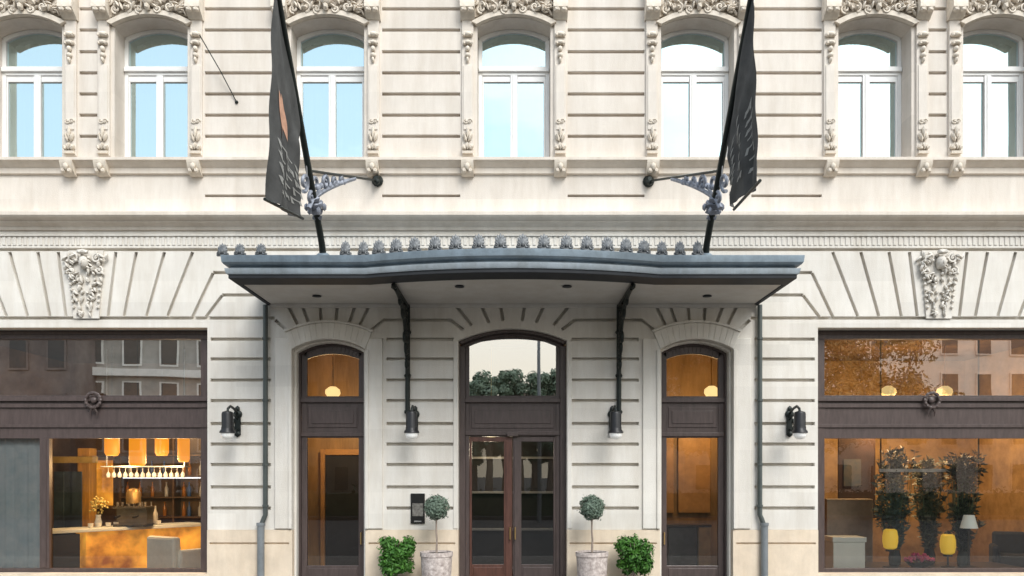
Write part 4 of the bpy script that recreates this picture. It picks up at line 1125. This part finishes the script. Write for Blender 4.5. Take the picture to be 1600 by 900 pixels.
m.build('leaves', mat('added_dark_hedge_leaves', (.02,.035,.02), .6, col2=(.05,.075,.04), scale=2), hg)
t = thing('street_lamp', 'tall grey street lamp reflected in the arched transom', 'street lamp', (1.2,-22,0))
MB().tube([(1.2,-22,-.15),(1.2,-22,9.5)], [.11,.06], 10).build('post', M['pipe_low'], t, smooth=True)
MB().tube([(1.2,-22,9.4),(1.0,-21.4,9.9),(.9,-20.6,10)], .04, 8).blob((.9,-20.4,9.97),(.16,.4,.08),0,2).build('lamp_head', M['pipe_low'], t, smooth=True)

# ------------------------------------------------------------------ light, sky, camera
SUN_EL, SUN_AZ = 42, 24          # azimuth measured from straight in front of the facade, towards the right
w = bpy.data.worlds.new('World'); bpy.context.scene.world = w; w.use_nodes = True
N, L = w.node_tree.nodes, w.node_tree.links
bg = N['Background']; out = N['World Output']
sky = N.new('ShaderNodeTexSky'); sky.sky_type = 'NISHITA'; sky.sun_disc = False
sky.sun_elevation = R(SUN_EL); sky.sun_rotation = R(180-SUN_AZ); sky.altitude = 100; sky.air_density = 1.3; sky.dust_density = .3; sky.ozone_density = 3.0
L.new(sky.outputs['Color'], bg.inputs['Color']); bg.inputs['Strength'].default_value = .15
bg2 = N.new('ShaderNodeBackground'); bg2.inputs['Color'].default_value = (1,.985,.96,1); bg2.inputs['Strength'].default_value = 2.1
tc = N.new('ShaderNodeTexCoord'); nz = N.new('ShaderNodeTexNoise'); nz.inputs['Scale'].default_value = 1.8; nz.inputs['Detail'].default_value = 7; nz.inputs['Roughness'].default_value = .55
mp = N.new('ShaderNodeMapping'); mp.inputs['Scale'].default_value = (1,1,2.2); mp.inputs['Location'].default_value = (.3,.2,.1)
L.new(tc.outputs['Generated'], mp.inputs['Vector']); L.new(mp.outputs['Vector'], nz.inputs['Vector'])
sx = N.new('ShaderNodeSeparateXYZ'); L.new(tc.outputs['Generated'], sx.inputs[0])
ma = N.new('ShaderNodeMath'); ma.operation = 'MULTIPLY_ADD'; ma.inputs[1].default_value = .85; L.new(sx.outputs['X'], ma.inputs[0]); L.new(nz.outputs['Fac'], ma.inputs[2])
cr = N.new('ShaderNodeValToRGB'); cr.color_ramp.elements[0].position = .05; cr.color_ramp.elements[1].position = .32
cr.color_ramp.elements[0].color = (.86,.77,.60,1); cr.color_ramp.elements[1].color = (.93,.985,1,1)
L.new(sx.outputs['Z'], cr.inputs['Fac']); L.new(cr.outputs['Color'], bg2.inputs['Color'])
# haze: whiter near the horizon
mz = N.new('ShaderNodeMapRange'); mz.inputs['From Min'].default_value = .0; mz.inputs['From Max'].default_value = .30; mz.inputs['To Min'].default_value = .35; mz.inputs['To Max'].default_value = 0; L.new(sx.outputs['Z'], mz.inputs['Value'])
m2 = N.new('ShaderNodeMath'); m2.operation = 'ADD'; L.new(ma.outputs[0], m2.inputs[0]); L.new(mz.outputs['Result'], m2.inputs[1])
rp = N.new('ShaderNodeValToRGB'); rp.color_ramp.elements[0].position = .40; rp.color_ramp.elements[1].position = .70
rp.color_ramp.elements[0].color = (.40,.40,.40,1)
L.new(m2.outputs[0], rp.inputs['Fac'])
mx = N.new('ShaderNodeMixShader'); L.new(rp.outputs['Color'], mx.inputs['Fac']); L.new(bg.outputs[0], mx.inputs[1]); L.new(bg2.outputs[0], mx.inputs[2]); L.new(mx.outputs[0], out.inputs['Surface'])

sl = bpy.data.lights.new('sun', 'SUN'); sl.energy = 2.6; sl.angle = R(28); sl.color = (1,.97,.925)
so = bpy.data.objects.new('sun', sl); C.objects.link(so)
el, az = R(SUN_EL), R(SUN_AZ)
to_sun = Vector((math.sin(az)*math.cos(el), -math.cos(az)*math.cos(el), math.sin(el)))
so.rotation_euler = to_sun.to_track_quat('Z','Y').to_euler(); so.location = (0,-20,20)

cam = bpy.data.cameras.new('camera'); co = bpy.data.objects.new('camera', cam); C.objects.link(co)
co.location = (0,-D,EYE); co.rotation_euler = (R(90),0,0)
cam.sensor_width = 36; cam.lens = 36*D/(1600/S); cam.shift_x = -(CX-800)/1600; cam.shift_y = (HY-450)/1600
cam.clip_end = 1000; cam.clip_start = .1
sc = bpy.context.scene; sc.camera = co
sc.view_settings.view_transform = 'Standard'; sc.view_settings.look = 'None'; sc.view_settings.exposure = 0
sc.render.engine = 'CYCLES'; sc.cycles.use_denoising = True; sc.cycles.max_bounces = 10; sc.cycles.transparent_max_bounces = 12
sc.cycles.sample_clamp_indirect = 6; sc.cycles.caustics_reflective = False; sc.cycles.caustics_refractive = False
